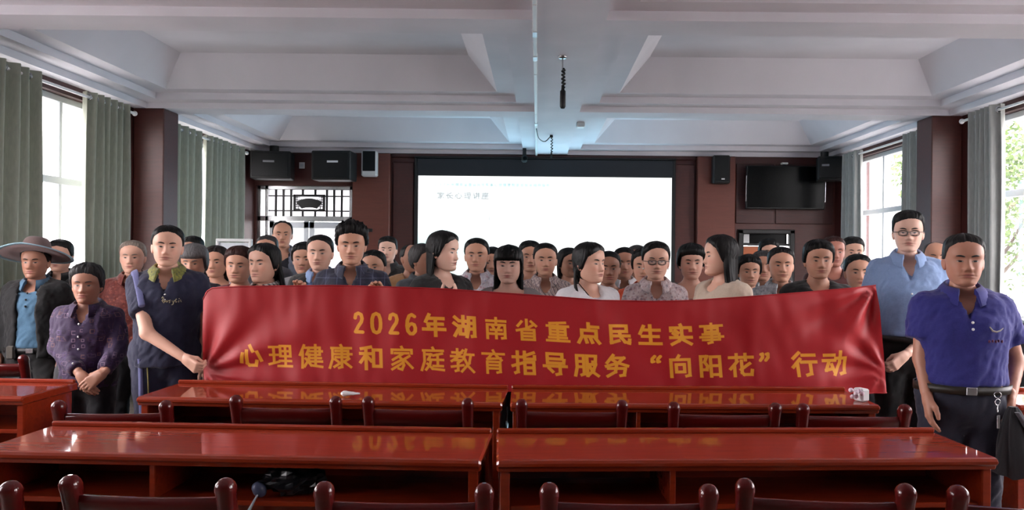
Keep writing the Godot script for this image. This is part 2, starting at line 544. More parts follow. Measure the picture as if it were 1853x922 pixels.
func shell() -> void:
	struct("floor", box_mesh(Vector3(XR - XL + 0.5, 0.2, DB - DF + 0.5)), M.floor, Vector3((XL + XR) / 2, -0.1, -(DB + DF) / 2), "dull brown terrazzo floor")
	ceiling()
	opening_wall("wall_left", XL, -1.0, "wood panelled wall with tall windows on the left")
	opening_wall("wall_right", XR, 1.0, "wood panelled wall with tall windows on the right")
	struct("wall_front", box_mesh(Vector3(XR - XL + 0.48, 3.7, 0.24)), M.render_wall, Vector3((XL + XR) / 2, 1.85, -DF + 0.12), "plain plastered wall behind the camera")
	var names := ["behind the camera", "beside the camera", "beside the front desks", "beside the banner", "next to the back wall"]
	for i in range(1, BAYS.size()):
		var b: Array = BAYS[i]
		var d0: float = b[0] + 0.2
		var d1: float = minf(b[1] - 0.36, 11.95)
		window(XL, -1.0, d0, d1, "left wall, " + names[i])
		window(XR, 1.0, d0, d1, "right wall, " + names[i])
	# pilasters stand under the beams
	for d: float in [-1.34, 2.13, 5.605, 9.07]:
		for sd: float in [-1.0, 1.0]:
			var x := (XL + 0.17) if sd < 0 else (XR - 0.17)
			var p := struct("pilaster", box_mesh(Vector3(0.34, SOFFIT, 0.36), 0.01), M.panel, Vector3(x, SOFFIT / 2, -d), "dark wood pilaster under a ceiling beam")
			p.set_meta("kind", "structure")
	var g := "curtains along the left wall"
	curtain(-4.36, 5.86, 6.97, 7, "wide sage green curtain at the far left edge of the photo", g, M.curtain, 1, 0.055)
	curtain(-4.36, 7.72, 8.46, 6, "sage green curtain between the bright left window and wood pilaster", g, M.curtain, 2, 0.045)
	curtain(-4.36, 9.34, 10.28, 5, "sage green curtain just behind the left wood pilaster", g, M.curtain, 3, 0.045)
	curtain(-4.36, 10.5, 11.74, 8, "sage green curtain next to the speakers in the back left corner", g, M.curtain, 4, 0.045)
	g = "curtains along the right wall"
	curtain(4.56, 7.92, 8.42, 5, "grey curtain on the near side of the right wood pilaster", g, M.curtain_grey, 5, 0.045)
	curtain(4.56, 5.86, 6.6, 6, "grey curtain of the right window outside the photo's edge", g, M.curtain_grey, 6)
	curtain(4.56, 9.26, 9.96, 6, "grey curtain just behind the right wood pilaster", g, M.curtain_grey, 7, 0.045)
	curtain(4.56, 11.35, 11.92, 5, "grey curtain in the back right corner beside the television", g, M.curtain_grey, 8, 0.045)
	rod(-4.36, 5.8, 8.62, "white curtain rod over the near left window")
	rod(-4.36, 9.28, 11.95, "white curtain rod over the far left window")
	rod(4.56, 5.8, 8.62, "white curtain rod over the near right window")
	rod(4.56, 9.28, 11.88, "white curtain rod over the far right window")

func px(p: float) -> float:
	return (p - 973.0) * DB / 1450.0

func back_wall() -> void:
	# openings: the lattice door on the left, the doorway on the right
	var t := 0.24
	var zc := -DB - t / 2
	var lx0 := -4.47
	var lx1 := -2.95
	var lh := 2.56
	var rx0 := 3.17
	var rx1 := 4.06
	var rh := 1.93
	var s := st()
	box(s, Vector3((lx1 + rx0) / 2, 1.85, zc), Vector3(rx0 - lx1, 3.7, t))
	box(s, Vector3((XL - 0.24 + lx0) / 2, 1.85, zc), Vector3(lx0 - XL + 0.24, 3.7, t))
	box(s, Vector3((lx0 + lx1) / 2, (lh + 3.7) / 2, zc), Vector3(lx1 - lx0, 3.7 - lh, t))
	box(s, Vector3((rx0 + rx1) / 2, (rh + 3.7) / 2, zc), Vector3(rx1 - rx0, 3.7 - rh, t))
	box(s, Vector3((rx1 + XR + 0.24) / 2, 1.85, zc), Vector3(XR + 0.24 - rx1, 3.7, t))
	var w := struct("wall_back", done(s), M.panel, Vector3.ZERO, "back wall clad in red-brown wood panels")
	var zf := -DB
	for a: Array in [[640.0, 707.0], [1258.0, 1326.0]]:
		var x0 := px(a[0])
		var x1 := px(a[1])
		obj("pilaster", box_mesh(Vector3(x1 - x0, SOFFIT - 0.02, 0.14), 0.012), M.panel_light, w, Vector3((x0 + x1) / 2, SOFFIT / 2, zf + 0.07))
	for a: Array in [[710.0, 748.0], [1219.0, 1256.0]]:
		var x0 := px(a[0])
		var x1 := px(a[1])
		obj("panel", box_mesh(Vector3(x1 - x0, 2.9, 0.03), 0.012), M.panel, w, Vector3((x0 + x1) / 2, 1.5, zf + 0.015))
	for a: Array in [[1330.0, 1400.0], [1402.0, 1506.0]]:
		var x0 := px(a[0])
		var x1 := px(a[1])
		obj("panel", box_mesh(Vector3(x1 - x0, 0.95, 0.02), 0.01), M.panel_dark, w, Vector3((x0 + x1) / 2, 2.5, zf + 0.01))
	obj("cornice", box_mesh(Vector3(px(1256) - px(708), 0.06, 0.08), 0.01), M.panel_dark, w, Vector3((px(1256) + px(708)) / 2, 3.045, zf + 0.04))
	# the lattice door on the left
	var d := Node3D.new()
	d.name = "door_1"
	add_child(d)
	d.set_meta("kind", "structure")
	d.set_meta("label", "steel framed double door with a lattice transom, back left corner")
	d.position = Vector3((lx0 + lx1) / 2, 0, zf - 0.1)
	var W := lx1 - lx0
	s = st()
	for x: float in [-W / 2 + 0.03, -W / 2 + 0.15, W / 2 - 0.03]:
		box(s, Vector3(x, lh / 2, 0), Vector3(0.055, lh, 0.1), 0.006)
	box(s, Vector3(0, lh - 0.03, 0), Vector3(W, 0.06, 0.1), 0.006)
	box(s, Vector3(0, 2.04, 0), Vector3(W, 0.08, 0.1), 0.006)
	obj("frame", done(s), M.steel, d)
	var tx0 := -W / 2 + 0.18
	var tx1 := W / 2 - 0.06
	var ty0 := 2.08
	var ty1 := lh - 0.06
	obj("transom_pane", box_mesh(Vector3(W - 0.12, ty1 - ty0, 0.008)), M.frost, d, Vector3(0, (ty0 + ty1) / 2, -0.02))
	for fx: float in [0.085, 0.18, 0.275, 0.72, 0.81, 0.905]:
		obj("lattice_bar", box_mesh(Vector3(0.032, ty1 - ty0, 0.03)), M.iron, d, Vector3(lerpf(tx0, tx1, fx), (ty0 + ty1) / 2, 0.02))
	for fx: float in [0.42, 0.575]:
		for seg: Array in [[ty0, ty0 + 0.09], [ty1 - 0.1, ty1]]:
			obj("lattice_bar", box_mesh(Vector3(0.032, seg[1] - seg[0], 0.03)), M.iron, d, Vector3(lerpf(tx0, tx1, fx), (seg[0] + seg[1]) / 2, 0.02))
	for y: float in [ty0 + 0.085, ty1 - 0.1]:
		obj("lattice_bar", box_mesh(Vector3(tx1 - tx0, 0.02, 0.03)), M.iron, d, Vector3((tx0 + tx1) / 2, y, 0.022))
	# the fretwork panel with a fan-shaped plate in its middle
	var fx0 := lerpf(tx0, tx1, 0.305)
	var fx1 := lerpf(tx0, tx1, 0.7)
	var fc := Vector3((fx0 + fx1) / 2, (ty0 + ty1) / 2, 0.03)
	var fw := fx1 - fx0
	s = st()
	for q: Array in [[0.0, 0.118, fw, 0.036], [0.0, -0.118, fw, 0.036], [-fw / 2 + 0.015, 0.0, 0.03, 0.26], [fw / 2 - 0.015, 0.0, 0.03, 0.26]]:
		box(s, fc + Vector3(q[0], q[1], 0), Vector3(q[2], q[3], 0.03))
	obj("fretwork_frame", done(s), M.iron, d)
	s = st()
	for sd: float in [-1.0, 1.0]:
		for i in 5:
			var x := sd * (fw / 2 - 0.035 - i * 0.022)
			box(s, fc + Vector3(x, 0.03 * sin(i * 2.1), 0), Vector3(0.011, 0.2 - i * 0.03, 0.02))
		for i in 6:
			box(s, fc + Vector3(sd * (fw / 2 - 0.06), -0.095 + i * 0.037, 0), Vector3(0.09, 0.011, 0.02))
	obj("fretwork", done(s), M.iron, d)
	s = st()
	var fan := []
	for side: float in [0.018, -0.018]:
		var ring := PackedVector3Array()
		for i in 13:
			var a := lerpf(-1.0, 1.0, i / 12.0)
			ring.append(fc + Vector3(a * 0.21, 0.075 - a * a * 0.06, side))
		for i in 7:
			var a := lerpf(1.0, -1.0, i / 6.0)
			ring.append(fc + Vector3(a * 0.12, -0.07 - a * a * 0.02, side))
		fan.append(ring)
	loft(s, fan, true, true, -1)
	obj("fan_plate", done(s), M.iron, d)
	for k in 2:
		var lx := lerpf(tx0, tx1, 0.25 + 0.5 * k)
		var lw := (tx1 - tx0) / 2 - 0.01
		s = st()
		for x: float in [-lw / 2 + 0.04, lw / 2 - 0.04]:
			box(s, Vector3(lx + x, 1.0, 0), Vector3(0.08, 2.0, 0.05), 0.005)
		for y: float in [0.06, 0.9, 1.94]:
			box(s, Vector3(lx, y, 0), Vector3(lw, 0.1, 0.05), 0.005)
		var leaf := obj("door_leaf", done(s), M.alu, d)
		obj("pane", box_mesh(Vector3(lw - 0.16, 1.8, 0.008)), M.frost, leaf, Vector3(lx, 1.0, -0.005))
		s = st()
		cyl(s, Vector3(lx + (0.5 - k) * (lw - 0.1) * 1.0, 0.9, 0.05), Vector3(lx + (0.5 - k) * (lw - 0.1), 1.2, 0.05), 0.014)
		obj("handle", done(s), M.steel, leaf)
	# the doorway on the right, with a small glazed light above an orange door
	d = Node3D.new()
	d.name = "door_2"
	add_child(d)
	d.set_meta("kind", "structure")
	d.set_meta("label", "dark framed orange wooden door with a glazed light above, under the television")
	d.position = Vector3((rx0 + rx1) / 2, 0, zf - 0.06)
	W = rx1 - rx0
	s = st()
	for x: float in [-W / 2 + 0.04, W / 2 - 0.04]:
		box(s, Vector3(x, rh / 2, 0.05), Vector3(0.08, rh, 0.12), 0.01)
	box(s, Vector3(0, rh - 0.03, 0.05), Vector3(W, 0.07, 0.12), 0.01)
	obj("frame", done(s), M.iron, d)
	obj("rail", box_mesh(Vector3(W - 0.16, 0.035, 0.06)), M.iron, d, Vector3(0, rh - 0.235, 0))
	obj("light_pane", box_mesh(Vector3(W - 0.18, 0.16, 0.01)), M.blackgloss, d, Vector3(0, rh - 0.14, -0.02))
	obj("notice", box_mesh(Vector3(0.1, 0.14, 0.004)), M.white, d, Vector3(-W / 2 + 0.15, rh - 0.14, -0.012))
	obj("door_leaf", box_mesh(Vector3(W - 0.3, rh - 0.26, 0.04), 0.006), M.orange_wood, d, Vector3(-0.07, (rh - 0.26) / 2, -0.02))
	obj("side_light", box_mesh(Vector3(0.1, rh - 0.27, 0.01)), M.frost, d, Vector3(W / 2 - 0.15, (rh - 0.27) / 2, -0.02))

func outside() -> void:
	var g := struct("ground", box_mesh(Vector3(60, 0.2, 60)), M.ground, Vector3(0, -0.6, -8), "pale paved yard outside the windows")
	g.name = "ground"
	var b := thing("white_building", "pale rendered building seen through the right windows", "building", Vector3(8.4, -0.5, -20.5))
	obj("wall", box_mesh(Vector3(5.0, 9.0, 4.0)), M.render_wall, b, Vector3(0, 4.5, 0))
	b = thing("white_column", "white square column outside the far right window", "column", Vector3(6.5, -0.5, -15.6))
	obj("shaft", box_mesh(Vector3(0.5, 6.0, 0.5), 0.02), M.render_wall, b, Vector3(0, 3.0, 0))
	tree(Vector3(9.2, -0.5, -16.5), 1, "leafy green tree outside the far right window")
	tree(Vector3(10.2, -0.5, -12.6), 2, "leafy green tree outside the near right window")

func tree(at: Vector3, seed_n: int, label: String) -> void:
	var r := RandomNumberGenerator.new()
	r.seed = seed_n * 77
	var t := thing("tree", label, "tree", at)
	var s := st()
	tube(s, curve_pts([Vector3.ZERO, Vector3(0.1, 1.2, 0), Vector3(-0.05, 2.4, 0.1), Vector3(0.1, 4.0, 0)], 8), [0.16, 0.14, 0.13, 0.12, 0.1, 0.08, 0.06, 0.03], 8)
	for i in 7:
		var a := r.randf() * TAU
		var y := r.randf_range(1.2, 3.0)
		tube(s, PackedVector3Array([Vector3(0, y, 0), Vector3(cos(a) * 0.7, y + 0.6, sin(a) * 0.7), Vector3(cos(a) * 1.3, y + 1.4, sin(a) * 1.3)]), [0.05, 0.035, 0.015], 6)
	obj("trunk", done(s), M.bark, t)
	s = st()
	s.set_smooth_group(-1)
	for i in 5200:
		var dir := Vector3(r.randfn(), r.randfn(), r.randfn()).normalized()
		var cl := Vector3(sin(i % 17 * 2.4) * 1.0, 2.7 + cos(i % 17 * 1.7) * 1.5, cos(i % 17 * 3.1) * 1.0)
		var p := cl + dir * r.randf_range(0.35, 0.75)
		var u := Vector3(r.randfn(), r.randfn(), r.randfn()).normalized() * 0.07
		var w := u.cross(dir).normalized() * 0.035
		for v: Vector3 in [p - u, p + w, p + u, p - u, p + u, p - w]:
			s.add_vertex(v)
	var f := obj("foliage", done(s), M.leaf, t)
	f.set_meta("kind", "stuff")

# ---------------------------------------------------------------- furniture
func make_desk() -> Node3D:
	# local: the front edge at z = 0 faces the camera, the top runs back to z = -0.45; 1.83 wide
	var t := thing("desk", "", "desk", Vector3.ZERO, 0.0, "red lacquered desks")
	var W := 1.83
	var D := 0.45
	var s := st()
	# top with a rounded nose
	var rings := []
	for x: float in [-W / 2, -W / 2 + 0.008, W / 2 - 0.008, W / 2]:
		var k := 0.006 if absf(x) > W / 2 - 0.004 else 0.0
		var ring := PackedVector3Array()
		for p: Vector2 in [Vector2(-D, 0.76), Vector2(-0.018, 0.76), Vector2(-0.007, 0.757), Vector2(-0.001, 0.748), Vector2(-0.001, 0.738), Vector2(-0.008, 0.731), Vector2(-0.016, 0.728), Vector2(-0.018, 0.716), Vector2(-D, 0.716)]:
			ring.append(Vector3(x, p.y - k * signf(p.y - 0.74), p.x - k))
		rings.append(ring)
	loft(s, rings, true, true, -1)
	obj("table_top", done(s), M.desk, t)
	obj("back_lip", box_mesh(Vector3(W - 0.004, 0.022, 0.022), 0.006), M.desk, t, Vector3(0, 0.7685, -D + 0.011))
	for x: float in [-W / 2 + 0.03, W / 2 - 0.03]:
		obj("side_panel", box_mesh(Vector3(0.035, 0.716, D - 0.05), 0.004), M.desk, t, Vector3(x, 0.358, -D / 2 - 0.005))
	obj("divider", box_mesh(Vector3(0.022, 0.13, D - 0.07), 0.003), M.desk, t, Vector3(-0.28, 0.651, -D / 2))
	obj("shelf", box_mesh(Vector3(W - 0.1, 0.02, D - 0.08), 0.003), M.desk, t, Vector3(0, 0.576, -D / 2 - 0.01))
	obj("modesty_panel", box_mesh(Vector3(W - 0.1, 0.6, 0.02), 0.003), M.desk, t, Vector3(0, 0.416, -D + 0.035))
	return t

func make_chair() -> Node3D:
	# local: the seat faces -z, its back towards the camera
	var t := thing("wooden_chair", "", "chair", Vector3.ZERO, 0.0, "red wooden chairs with black leather backs")
	var hw := 0.223
	for sx: float in [-1.0, 1.0]:
		var pts := curve_pts([Vector3(sx * hw, 0.0, 0.17), Vector3(sx * hw, 0.25, 0.155), Vector3(sx * hw, 0.45, 0.16), Vector3(sx * hw, 0.66, 0.2), Vector3(sx * (hw + 0.002), 0.795, 0.235)], 12)
		var rings := []
		var n := pts.size()
		for i in n:
			var w := lerpf(0.017, 0.0265, smoothstep(0.3, 1.0, float(i) / (n - 1)))
			rings.append(post_ring(pts[i], w, w * 1.05))
		# the rounded knob
		for q: Array in [[0.010, 1.08, 0.002], [0.022, 1.06, 0.004], [0.034, 0.9, 0.006], [0.043, 0.6, 0.006], [0.047, 0.22, 0.006]]:
			rings.append(post_ring(pts[n - 1] + Vector3(0, q[0], q[2]), 0.0265 * q[1], 0.0275 * q[1]))
		var s := st()
		loft(s, rings)
		obj("post", done(s), M.chair, t)
	var s := st()
	var rings := []
	for i in 9:
		var u := i / 8.0 * 2 - 1
		var ring := PackedVector3Array()
		for p: Vector2 in [Vector2(-0.013, 0.775), Vector2(-0.013, 0.71), Vector2(0.013, 0.705), Vector2(0.015, 0.765), Vector2(0.007, 0.782), Vector2(-0.006, 0.784)]:
			ring.append(Vector3(u * (hw - 0.01), p.y, 0.222 + p.x + (p.y - 0.75) * 0.24 + 0.018 * (1 - u * u) ))
		rings.append(ring)
	loft(s, rings, true, true, 0)
	obj("top_rail", done(s), M.chair, t)
	s = st()
	box(s, Vector3(0, 0.585, 0.197), Vector3(hw * 2 - 0.035, 0.235, 0.035), 0.014, Basis(Vector3.RIGHT, 0.2))
	obj("backrest", done(s), M.leather, t)
	s = st()
	box(s, Vector3(0, 0.415, -0.04), Vector3(hw * 2 - 0.01, 0.045, 0.42), 0.012)
	obj("seat_frame", done(s), M.chair, t)
	s = st()
	box(s, Vector3(0, 0.455, -0.04), Vector3(hw * 2 - 0.03, 0.05, 0.4), 0.02)
	obj("seat", done(s), M.leather, t)
	for sx: float in [-1.0, 1.0]:
		s = st()
		tube(s, PackedVector3Array([Vector3(sx * (hw - 0.02), 0.0, -0.21), Vector3(sx * (hw - 0.02), 0.41, -0.22)]), [0.017, 0.022], 8)
		obj("leg", done(s), M.chair, t)
	return t

func post_ring(c: Vector3, a: float, b: float) -> PackedVector3Array:
	var r := PackedVector3Array()
	for j in 12:
		var t := -TAU * j / 12
		var cs := cos(t)
		var sn := sin(t)
		r.append(c + Vector3(signf(cs) * pow(absf(cs), 0.7) * a, 0, signf(sn) * pow(absf(sn), 0.7) * b))
	return r

func furniture() -> void:
	var desk := make_desk()
	# each: middle of the front edge (x, d), turn in degrees, label
	var spots := [
		[-1.108, 2.851, -2.1, "front row red lacquered desk left of the seam"],
		[0.776, 2.866, 3.1, "front row red lacquered desk right of the seam, nearest the camera"],
		[-1.082, 3.955, -2.2, "red lacquered desk under the left half of the banner"],
		[0.787, 3.935, 1.2, "red lacquered desk under the right half of the banner"],
		[-3.46, 3.99, -1.5, "red lacquered desk at the left edge beside the purple shirted woman"],
		[3.32, 4.02, 2.0, "red lacquered desk at the right edge behind the man in the blue polo"],
	]
	for i in spots.size():
		var q: Array = spots[i]
		var at := Vector3(q[0], 0, -float(q[1]))
		if i == 0:
			desk.position = at
			desk.rotation.y = deg_to_rad(q[2])
			desk.set_meta("label", q[3])
		else:
			dup(desk, at, deg_to_rad(q[2]), q[3])
	var chair := make_chair()
	var seats := [
		[-1.71, 2.21, 6.0, "front row wooden chair cut off by the left edge of the photo"],
		[-1.098, 2.29, -2.0, "front row wooden chair left of the black plastic bag"],
		[-0.369, 2.256, 0.0, "front row wooden chair right of the black plastic bag"],
		[0.264, 2.266, 0.0, "front row wooden chair just right of the desk seam"],
		[0.853, 2.309, -5.0, "front row wooden chair, second from the right edge of the photo"],
		[1.456, 2.246, -8.0, "front row wooden chair in the bottom right corner"],
		[-1.84, 3.46, 3.0, "second row wooden chair below the purple shirted woman"],
		[-1.13, 3.62, 0.0, "second row wooden chair left of the white paper scrap"],
		[-0.525, 3.61, -2.0, "second row wooden chair right of the white paper scrap"],
		[0.159, 3.591, 0.0, "second row wooden chair below the middle of the banner"],
		[0.835, 3.558, 0.0, "second row wooden chair right of the middle of the banner"],
		[1.405, 3.548, 0.0, "second row wooden chair next to the man in the blue polo"],
		[-3.4, 4.96, 0.0, "wooden chair in front of the man in the hat at the left edge"],
	]
	for i in seats.size():
		var q: Array = seats[i]
		var at := Vector3(q[0], 0, -float(q[1]) - 0.235)
		if i == 0:
			chair.position = at
			chair.rotation.y = deg_to_rad(q[2])
			chair.set_meta("label", q[3])
		else:
			dup(chair, at, deg_to_rad(q[2]), q[3])

func speaker(at: Vector3, size: Vector3, turn: float, label: String, badge: Color, front := 0.0) -> Node3D:
	var t := thing("loudspeaker", label, "speaker", at, turn, "loudspeakers on the back wall")
	obj("cabinet", box_mesh(size, 0.015), M.black, t)
	obj("grille", box_mesh(Vector3(size.x * 0.9, size.y * 0.86, 0.02), 0.008), M.grille, t, Vector3(0, 0, size.z / 2 + 0.008))
	obj("badge", box_mesh(Vector3(size.x * 0.28, 0.03, 0.006), 0.002), mat(badge, 0.4), t, Vector3(front, size.y * 0.12, size.z / 2 + 0.02))
	s_bracket(t, size)
	return t

func s_bracket(t: Node3D, size: Vector3) -> void:
	var s := st()
	cyl(s, Vector3(0, 0, -size.z / 2 + 0.01), Vector3(0, 0, -size.z / 2 - 0.16), 0.03)
	obj("bracket", done(s), M.black, t)

func fittings() -> void:
	M.grille = tri(mat(Color.WHITE, 0.8), noise_tex(0.4, [Color(0.04, 0.04, 0.045), Color(0.075, 0.075, 0.085)], 21, 128), Vector3(4, 4, 4))
	var zf := -DB
	# loudspeakers
	var sp := speaker(Vector3(-4.1, 2.83, -12.35), Vector3(0.6, 0.42, 0.36), 0.12, "wide black loudspeaker under the ceiling in the back left corner", Color(0.5, 0.5, 0.52), -0.02)
	var s := st()
	cyl(s, Vector3(0.02, 0.2, -0.02), Vector3(0.02, 0.31, -0.02), 0.07)
	obj("ceiling_mount", done(s), M.black, sp)
	speaker(Vector3(-3.12, 2.82, -12.25), Vector3(0.6, 0.44, 0.36), -0.05, "wide black loudspeaker with a bright badge above the lattice door", Color(0.9, 0.9, 0.92), 0.03)
	sp = speaker(Vector3(4.42, 2.84, -12.15), Vector3(0.38, 0.36, 0.3), -0.25, "black loudspeaker on a ceiling mount beside the television", Color(0.5, 0.5, 0.52), -0.08)
	s = st()
	cyl(s, Vector3(-0.08, 0.17, 0), Vector3(-0.08, 0.26, 0), 0.06)
	obj("ceiling_mount", done(s), M.black, sp)
	var t := thing("loudspeaker", "small white framed loudspeaker on the left pilaster of the back wall", "speaker", Vector3(px(673), 2.89, zf + 0.22), 0.0, "loudspeakers on the back wall")
	obj("cabinet", box_mesh(Vector3(0.24, 0.4, 0.14), 0.02), M.white, t)
	obj("grille", box_mesh(Vector3(0.2, 0.31, 0.02), 0.008), M.grille, t, Vector3(0, 0.035, 0.066))
	t = thing("loudspeaker", "small black loudspeaker on the right pilaster of the back wall", "speaker", Vector3(px(1297), 2.85, zf + 0.22), 0.0, "loudspeakers on the back wall")
	obj("cabinet", box_mesh(Vector3(0.27, 0.44, 0.14), 0.02), M.black, t)
	obj("grille", box_mesh(Vector3(0.23, 0.38, 0.02), 0.008), M.grille, t, Vector3(0, 0.01, 0.066))
	obj("badge", box_mesh(Vector3(0.05, 0.02, 0.006)), M.white, t, Vector3(0.02, -0.15, 0.08))
	# wires above the small speaker
	s = st()
	tube(s, curve_pts([Vector3(px(643), 2.83, zf + 0.01), Vector3(px(643), 3.08, zf + 0.02), Vector3(px(652), 3.05, zf + 0.05), Vector3(px(660), 3.1, zf + 0.12), Vector3(px(668), 3.08, zf + 0.16), Vector3(px(671), 3.09, zf + 0.2)], 24), [0.006], 6)
	tag(obj("speaker_cable", done(s), M.black), "thin black cable looping above the small white framed speaker", "cable")
	# socket plate between the two wide speakers
	t = thing("socket_plate", "small pale socket plate between the two wide speakers", "socket", Vector3(px(545), 2.88, zf + 0.006))
	obj("plate", box_mesh(Vector3(0.09, 0.1, 0.012), 0.004), M.white, t)
	obj("cover", box_mesh(Vector3(0.05, 0.05, 0.012), 0.003), M.alu, t, Vector3(0, 0, 0.008))
	# small dark plate on the left pilaster
	t = thing("switch_plate", "dark switch plate on the left pilaster beside the door", "switch", Vector3(px(669), 1.86, zf + 0.146))
	obj("plate", box_mesh(Vector3(0.14, 0.05, 0.012), 0.004), M.black, t)
	obj("rocker", box_mesh(Vector3(0.04, 0.03, 0.01), 0.003), M.iron, t, Vector3(0, 0, 0.008))
	screen()
	# television
	t = thing("television", "large black wall television on the right of the back wall", "television", Vector3(px(1415), 2.59, zf + 0.14), 0.0)
	t.rotation.x = 0.06
	obj("casing", box_mesh(Vector3(1.24, 0.68, 0.05), 0.012), M.black, t)
	obj("display", box_mesh(Vector3(1.2, 0.64, 0.006)), M.blackgloss, t, Vector3(0, 0.005, 0.026))
	obj("side_trim", box_mesh(Vector3(0.008, 0.4, 0.02)), M.steel, t, Vector3(-0.62, -0.02, 0.02))
	obj("side_trim", box_mesh(Vector3(0.008, 0.4, 0.02)), M.steel, t, Vector3(0.62, -0.02, 0.02))
	obj("wall_mount", box_mesh(Vector3(0.4, 0.3, 0.1)), M.iron, t, Vector3(0, 0, -0.07))
	t = thing("receiver_box", "tiny white receiver box above the television", "receiver", Vector3(px(1416), 2.975, zf + 0.05))
	obj("case", box_mesh(Vector3(0.1, 0.03, 0.08), 0.006), M.white, t)
	obj("foot_bracket", box_mesh(Vector3(0.04, 0.014, 0.04)), M.black, t, Vector3(0, -0.02, -0.02))
	# hanging microphones on the centre beam
	microphone(Vector3(0.185, SOFFIT, -6.42), 0.42, "black microphone hanging from the near part of the centre beam", true)
	microphone(Vector3(0.165, SOFFIT, -10.6), 0.3, "black microphone hanging from the centre beam close to the screen", false)
	# cable trunking along the left edge of the beam
	t = thing("cable_trunking", "white cable trunking along the left edge of the centre beam", "trunking", Vector3(-0.035, SOFFIT, -7.6))
	for i in 5:
		obj("trunking_length", box_mesh(Vector3(0.03, 0.025, 1.92), 0.004), M.white, t, Vector3(0, -0.0125, -3.0 + i * 1.935 - 1.2))
	for z: float in [1.9, 1.2, -2.0]:
		obj("clip", box_mesh(Vector3(0.038, 0.03, 0.14), 0.004), M.alu, t, Vector3(0, -0.015, z))
	s = st()
	tube(s, curve_pts([Vector3(-0.03, SOFFIT - 0.03, -9.9), Vector3(0.0, SOFFIT - 0.1, -10.2), Vector3(0.08, SOFFIT - 0.1, -10.5), Vector3(0.16, SOFFIT - 0.01, -10.6)], 14), [0.007], 6)
	tag(obj("microphone_cable", done(s), M.iron), "dark cable sagging from the trunking to the far microphone", "cable")
	# camera and detector under the ceiling
	t = thing("dome_camera", "small black surveillance camera left of the centre beam by the screen", "camera", Vector3(-0.22, SOFFIT + 0.065, -12.4))
	s = st()
	cyl(s, Vector3(0, 0, 0), Vector3(0, -0.125, 0), 0.03)
	obj("stem", done(s), M.black, t)
	obj("housing", box_mesh(Vector3(0.09, 0.1, 0.15), 0.02), M.black, t, Vector3(0, -0.165, 0))
	s = st()
	cyl(s, Vector3(0.01, -0.165, 0.06), Vector3(0.01, -0.165, 0.1), 0.03)
	obj("lens", done(s), M.blackgloss, t)
	t = thing("sensor_box", "small white sensor box right of the centre beam", "sensor", Vector3(0.52, SOFFIT + 0.065, -10.0))
	obj("case", box_mesh(Vector3(0.1, 0.06, 0.16), 0.01), M.white, t, Vector3(0, -0.03, 0))
	obj("light_strip", box_mesh(Vector3(0.07, 0.012, 0.01)), M.alu, t, Vector3(0, -0.04, 0.08))
	# things on and in the desks
	s = st()
	var rings := []
	for i in 9:
		var u := i / 8.0
		var ring := PackedVector3Array()
		for j in 14:
			var a := TAU * j / 14
			var k := (1.0 - u * 0.75) * (1.0 + 0.22 * sin(j * 2.7 + i * 1.9)) * (0.35 if i == 0 else 1.0)
			ring.append(Vector3(-0.045 + u * 0.095, 0.016 + sin(a) * 0.015 * k, cos(a) * 0.024 * k))
		rings.append(ring)
	loft(s, rings)
	tag(obj("paper_scrap", done(s), M.white, self, Vector3(-0.942, 0.761, -4.05)), "crumpled white paper scrap on the desk under the banner", "paper")
	t = thing("tissue_pack", "white tissue pack with pink flower print at the right desk end", "tissue pack", Vector3(1.63, 0.762, -4.06), 0.35)
	s = st()
	box(s, Vector3(0.02, 0.032, 0), Vector3(0.05, 0.064, 0.07), 0.008)
	obj("pack", done(s), M.white, t)
	s = st()
	for i in 7:
		ellipsoid(s, Vector3(-0.012 - 0.009 * i, 0.045 + 0.018 * sin(i * 2.3), 0.03 + 0.01 * cos(i * 1.7)), Vector3(0.013, 0.012, 0.012), Basis.from_euler(Vector3(i, i * 2.0, 0)), 7, 5)
	obj("tissue", done(s), tri(mat(Color.WHITE, 0.8), noise_tex(0.05, [Color(0.75, 0.35, 0.5), Color(0.95, 0.85, 0.9), Color(0.95, 0.9, 0.92), Color(0.45, 0.3, 0.45)], 31), Vector3(8, 8, 8)), t)
	plastic_bag()
	# white framed board behind the crowd on the left
	t = thing("display_board", "white framed display board behind the crowd, left of the door", "board", Vector3(-3.05, 0, -8.05))
	s = st()
	for q: Array in [[0.0, 1.61, 0.36, 0.03], [-0.165, 1.2, 0.03, 0.8], [0.165, 1.2, 0.03, 0.8], [0.0, 0.82, 0.36, 0.03]]:
		box(s, Vector3(q[0], q[1], 0), Vector3(q[2], q[3], 0.04), 0.006)
	obj("frame", done(s), M.white, t)
	obj("panel", box_mesh(Vector3(0.3, 0.77, 0.015)), M.alu, t, Vector3(0, 1.2, 0))
	for x: float in [-0.15, 0.15]:
		obj("leg", box_mesh(Vector3(0.03, 0.82, 0.03)), M.white, t, Vector3(x, 0.41, 0))
		obj("foot", box_mesh(Vector3(0.04, 0.03, 0.4)), M.white, t, Vector3(x, 0.015, 0))
	banner()

